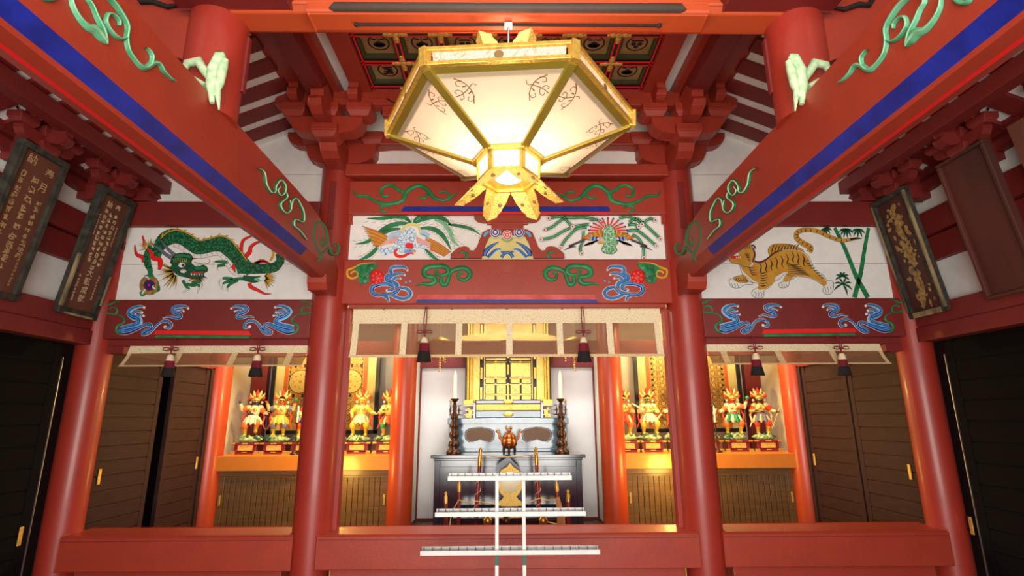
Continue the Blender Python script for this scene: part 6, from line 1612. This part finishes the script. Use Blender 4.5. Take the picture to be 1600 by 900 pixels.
b = MB(CREAM); Tm = Tr(680, 690, 6, ('Y', ym-.036), b); Tm.disc(700, 380, 90, mat('pale_mirror', (246, 240, 196), .3), 0, ry=98, h=.012, n=28); b.build('mirror_disc', t)
b = MB(BRASS); b.box(cxm-.19, cxm+.19, ym-.06, ym+.06, .56, .60); b.build('foot', t, bev=.008)
t = thing('dark_blue_backboard', 'dark blue pointed board standing behind the gold mirror stand', 'board', (0, 6.6, .56))
b = MB(NAVY); Tm = Tr(680, 690, 6, ('Y', 6.62), b)
Tm.fill([(690, 150), (730, 185), (790, 250), (810, 320), (815, 420), (790, 600), (600, 600), (575, 420), (565, 270), (580, 220), (630, 175)], NAVY, 0, True, .03); b.build('board', t)
def rope(pts, par=None, label=None, r_=.006):
    b = MB(ROPE); b.tube(cat_rom(pts, n=6), r_, 6, ROPE); return tag(b.build('rope'), label, 'rope')
posts = []
YP = 6.05
for k, (px, py, r_, l, pxb) in enumerate([(697, 768, .020, 'short crimson post with a gilt tip at the outer left of the altar enclosure', 697), (718, 747, .019, 'crimson post with a gilt tip, second from the left in the altar enclosure', 716), (751, 699, .024, 'tall crimson post with a gilt tip, left of the mirror', 743), (837, 698, .024, 'tall crimson post with a gilt tip, right of the mirror', 844), (869, 747, .019, 'crimson post with gilt tip and tan cloth, second from the right at the altar', 875), (887, 765, .020, 'short crimson post with a gilt tip at the outer right of the altar enclosure', 890)]):
    yy = YP+(.25 if k in (2, 3) else .1 if k in (1, 4) else 0)
    top = at(px, py, 'Y', yy); bot = at(pxb, 833, 'Y', yy); bx = bot.x+(bot.x-top.x)*.3
    t = thing('enclosure_post', l, 'post', (bx, yy, .2))
    b = MB(POLE); L_ = Vector((bx, yy, .2)); U_ = Vector(top); mid = L_.lerp(U_, .82)
    b.tube([L_, mid], [r_*1.1, r_*.95], 12, POLE); b.build('pole', t)
    b = MB(BRASS); b.tube([mid, L_.lerp(U_, .93), L_.lerp(U_, .95), L_.lerp(U_, .975), U_], [r_*1.05, r_*.9, r_*.6, r_*1.0, .003], 12, BRASS); lab(b.build('finial', t), 'gilt cap and pointed knob')
    posts.append((L_, U_))
pp = lambda k, f: posts[k][0].lerp(posts[k][1], f)
def sag(a, c_, d_): m_ = (a+c_)/2; m_.z -= d_; return [a, a.lerp(m_, .5)-Vector((0, 0, d_*.22)), m_, c_.lerp(m_, .5)-Vector((0, 0, d_*.22)), c_]
off = Vector((0, -.03, 0))
rope(sag(pp(2, .93)+off, pp(3, .93)+off, .03), label='tan rope strung between the tops of the two tall crimson posts')
rope(sag(pp(1, .72)+off, pp(2, .48)+off, .02)+[pp(2, .47)+off+Vector((.24, 0, -.03))], label='tan rope sagging from the second post to the mirror')
rope([pp(3, .47)+off+Vector((-.20, 0, -.04))]+sag(pp(3, .50)+off, pp(4, .72)+off, .01), label='tan rope rising from the mirror to the fifth post on the right')
rope([pp(1, .72)+off, pp(1, .5)+off+Vector((-.08, 0, 0)), pp(0, .2)+off+Vector((.04, 0, 0))], label='tan rope slanting down from the second post to the outer left post')
rope(sag(pp(3, .30)+off, pp(5, .45)+off, .0), label='tan rope running low to the outer right post')
for k, S in ((2, 'left'), (3, 'right')):
    hl = []
    a, c_ = pp(k, .25), pp(k, .70)
    for i in range(49):
        f = i/48; p = a.lerp(c_, f); hl.append(p+Vector((.030*cos(f*2*pi*4), .030*sin(f*2*pi*4), 0)))
    b = MB(mat('pink_rope', (206, 140, 130), .8)); b.tube(hl, .005, 5, b.m[0]); tag(b.build('rope'), 'pinkish cord wound round the tall %s post' % S, 'rope')
b = MB(mat('tan_cloth', (176, 120, 74), .8, bump=.4)); p1, p2 = pp(4, .75), pp(4, .0)
b.tube([p1+Vector((.0, -.02, 0)), p1.lerp(p2, .35)+Vector((.02, -.03, 0)), p1.lerp(p2, .7)+Vector((.015, -.035, 0)), p2+Vector((.02, -.04, 0))], [.02, .042, .048, .058], 10, b.m[0])
tag(b.build('cloth'), 'tan cloth bundle tied to the fifth post', 'cloth')
b = MB(mat('brown_cloth', (150, 104, 70), .8, bump=.4)); p1, p2 = pp(1, .33), pp(1, .0)
b.tube([p1+Vector((.0, -.02, 0)), p2+Vector((.0, -.03, 0))], [.028, .05], 10, b.m[0]); tag(b.build('cloth'), 'brown cloth hanging low round the second post', 'cloth')
for px, m_, l in ((762, BRASS, 'gilt knobbed vase standing left of the rack posts'), (849, BRASS, 'gilt knobbed vase standing right of the rack posts'), (791, BRONZE, 'dark bronze vase standing between the rack posts')):
    y = 5.95; p = at(px, 833, 'Y', y); zz = at(px, 806, 'Y', y).z
    t = thing('vase', l, 'vase', (p.x, y, .2)); h = zz-.2
    b = MB(m_); b.lathe([(.05, 0), (.055, .02), (.02, .06), (.018, h-.22), (.050, h-.18), (.052, h-.15), (.022, h-.11), (.045, h-.07), (.045, h-.03), (.02, h)], (p.x, y, .2), 20, m_); b.build('vase_body', t)
    b = MB(m_)
    for i in range(6): a = pi/3*i; b.tube([(p.x+.02*cos(a), y+.02*sin(a), .2+h-.20), (p.x+.06*cos(a), y+.06*sin(a), .2+h-.17), (p.x+.075*cos(a), y+.06*sin(a), .2+h-.13)], [.012, .012, .004], 6, m_)
    b.build('petal_ring', t)
p = at(651, 829, 'Y', 7.4)
t = thing('floor_lamp', 'tiny dark and white lamp on the dark floor left of the altar table', 'lamp', (p.x, 7.4, .2)); b = MB(BLK); b.lathe([(.05, 0), (.05, .03), (.03, .05)], (p.x, 7.2, .2), 14, BLK); b.build('base', t); b = MB(CANDLE); b.ball((p.x, 7.2, .265), .03, CANDLE, 10); b.build('shade', t)
p = at(929, 830, 'Y', 7.4)
t = thing('dish', 'small white oval dish on the dark floor right of the altar table', 'dish', (p.x, 7.1, .2)); b = MB(CANDLE); b.lathe([(.04, 0), (.085, .03), (.09, .045), (.06, .04), (.02, .035)], (p.x, 7.1, .2), 20, CANDLE); b.build('bowl', t)

# ================================================================== CANDLE RACK IN FRONT
t = thing('candle_rack', 'white metal three tier candle rack standing before the central red sill', 'candle rack', (.012, 4.3, 0))
for s, px in ((-1, 776.5), (1, 818.5)):
    x = at(px, 800, 'Y', 4.3).x
    b = MB(CREAMW, DGREEN); b.box(x-.013, x+.013, 4.29, 4.316, 0.03, 1.19, CREAMW); b.box(x-.0135, x+.0135, 4.289, 4.317, .56, .64, mat('teal_green_tape', (58, 112, 96), .6)); b.build('post', t, bev=.002)
    b = MB(CREAMW); b.box(x-.02, x+.02, 4.10, 4.55, 0, .03); b.build('foot', t, bev=.003)
for (xa, xb, py, h) in ((700, 893, 745, .035), (680, 915, 801, .036), (657, 937, 861, .038)):
    a, c_ = at(xa, py, 'Y', 4.27), at(xb, py, 'Y', 4.27)
    z = (a.z+c_.z)/2
    b = MB(CREAMW, METAL, INK)
    b.box(a.x, c_.x, 4.255, 4.335, z-.022, z-.004, CREAMW); b.box(a.x, c_.x, 4.250, 4.258, z-.024, z+.008, CREAMW); b.box(a.x, c_.x, 4.332, 4.34, z-.004, z+.022, METAL)
    o = b.build('shelf', t, bev=.0015)
    n = 17 if h < .036 else 20
    b = MB(INK)
    for k in range(n+1):
        x = a.x+.02+(c_.x-a.x-.04)*k/n; b.tube([(x, 4.30, z-.004), (x, 4.30, z+.024)], .0022, 5, INK)
    sp = b.build('candle_spike', o); sp['kind'] = 'stuff'
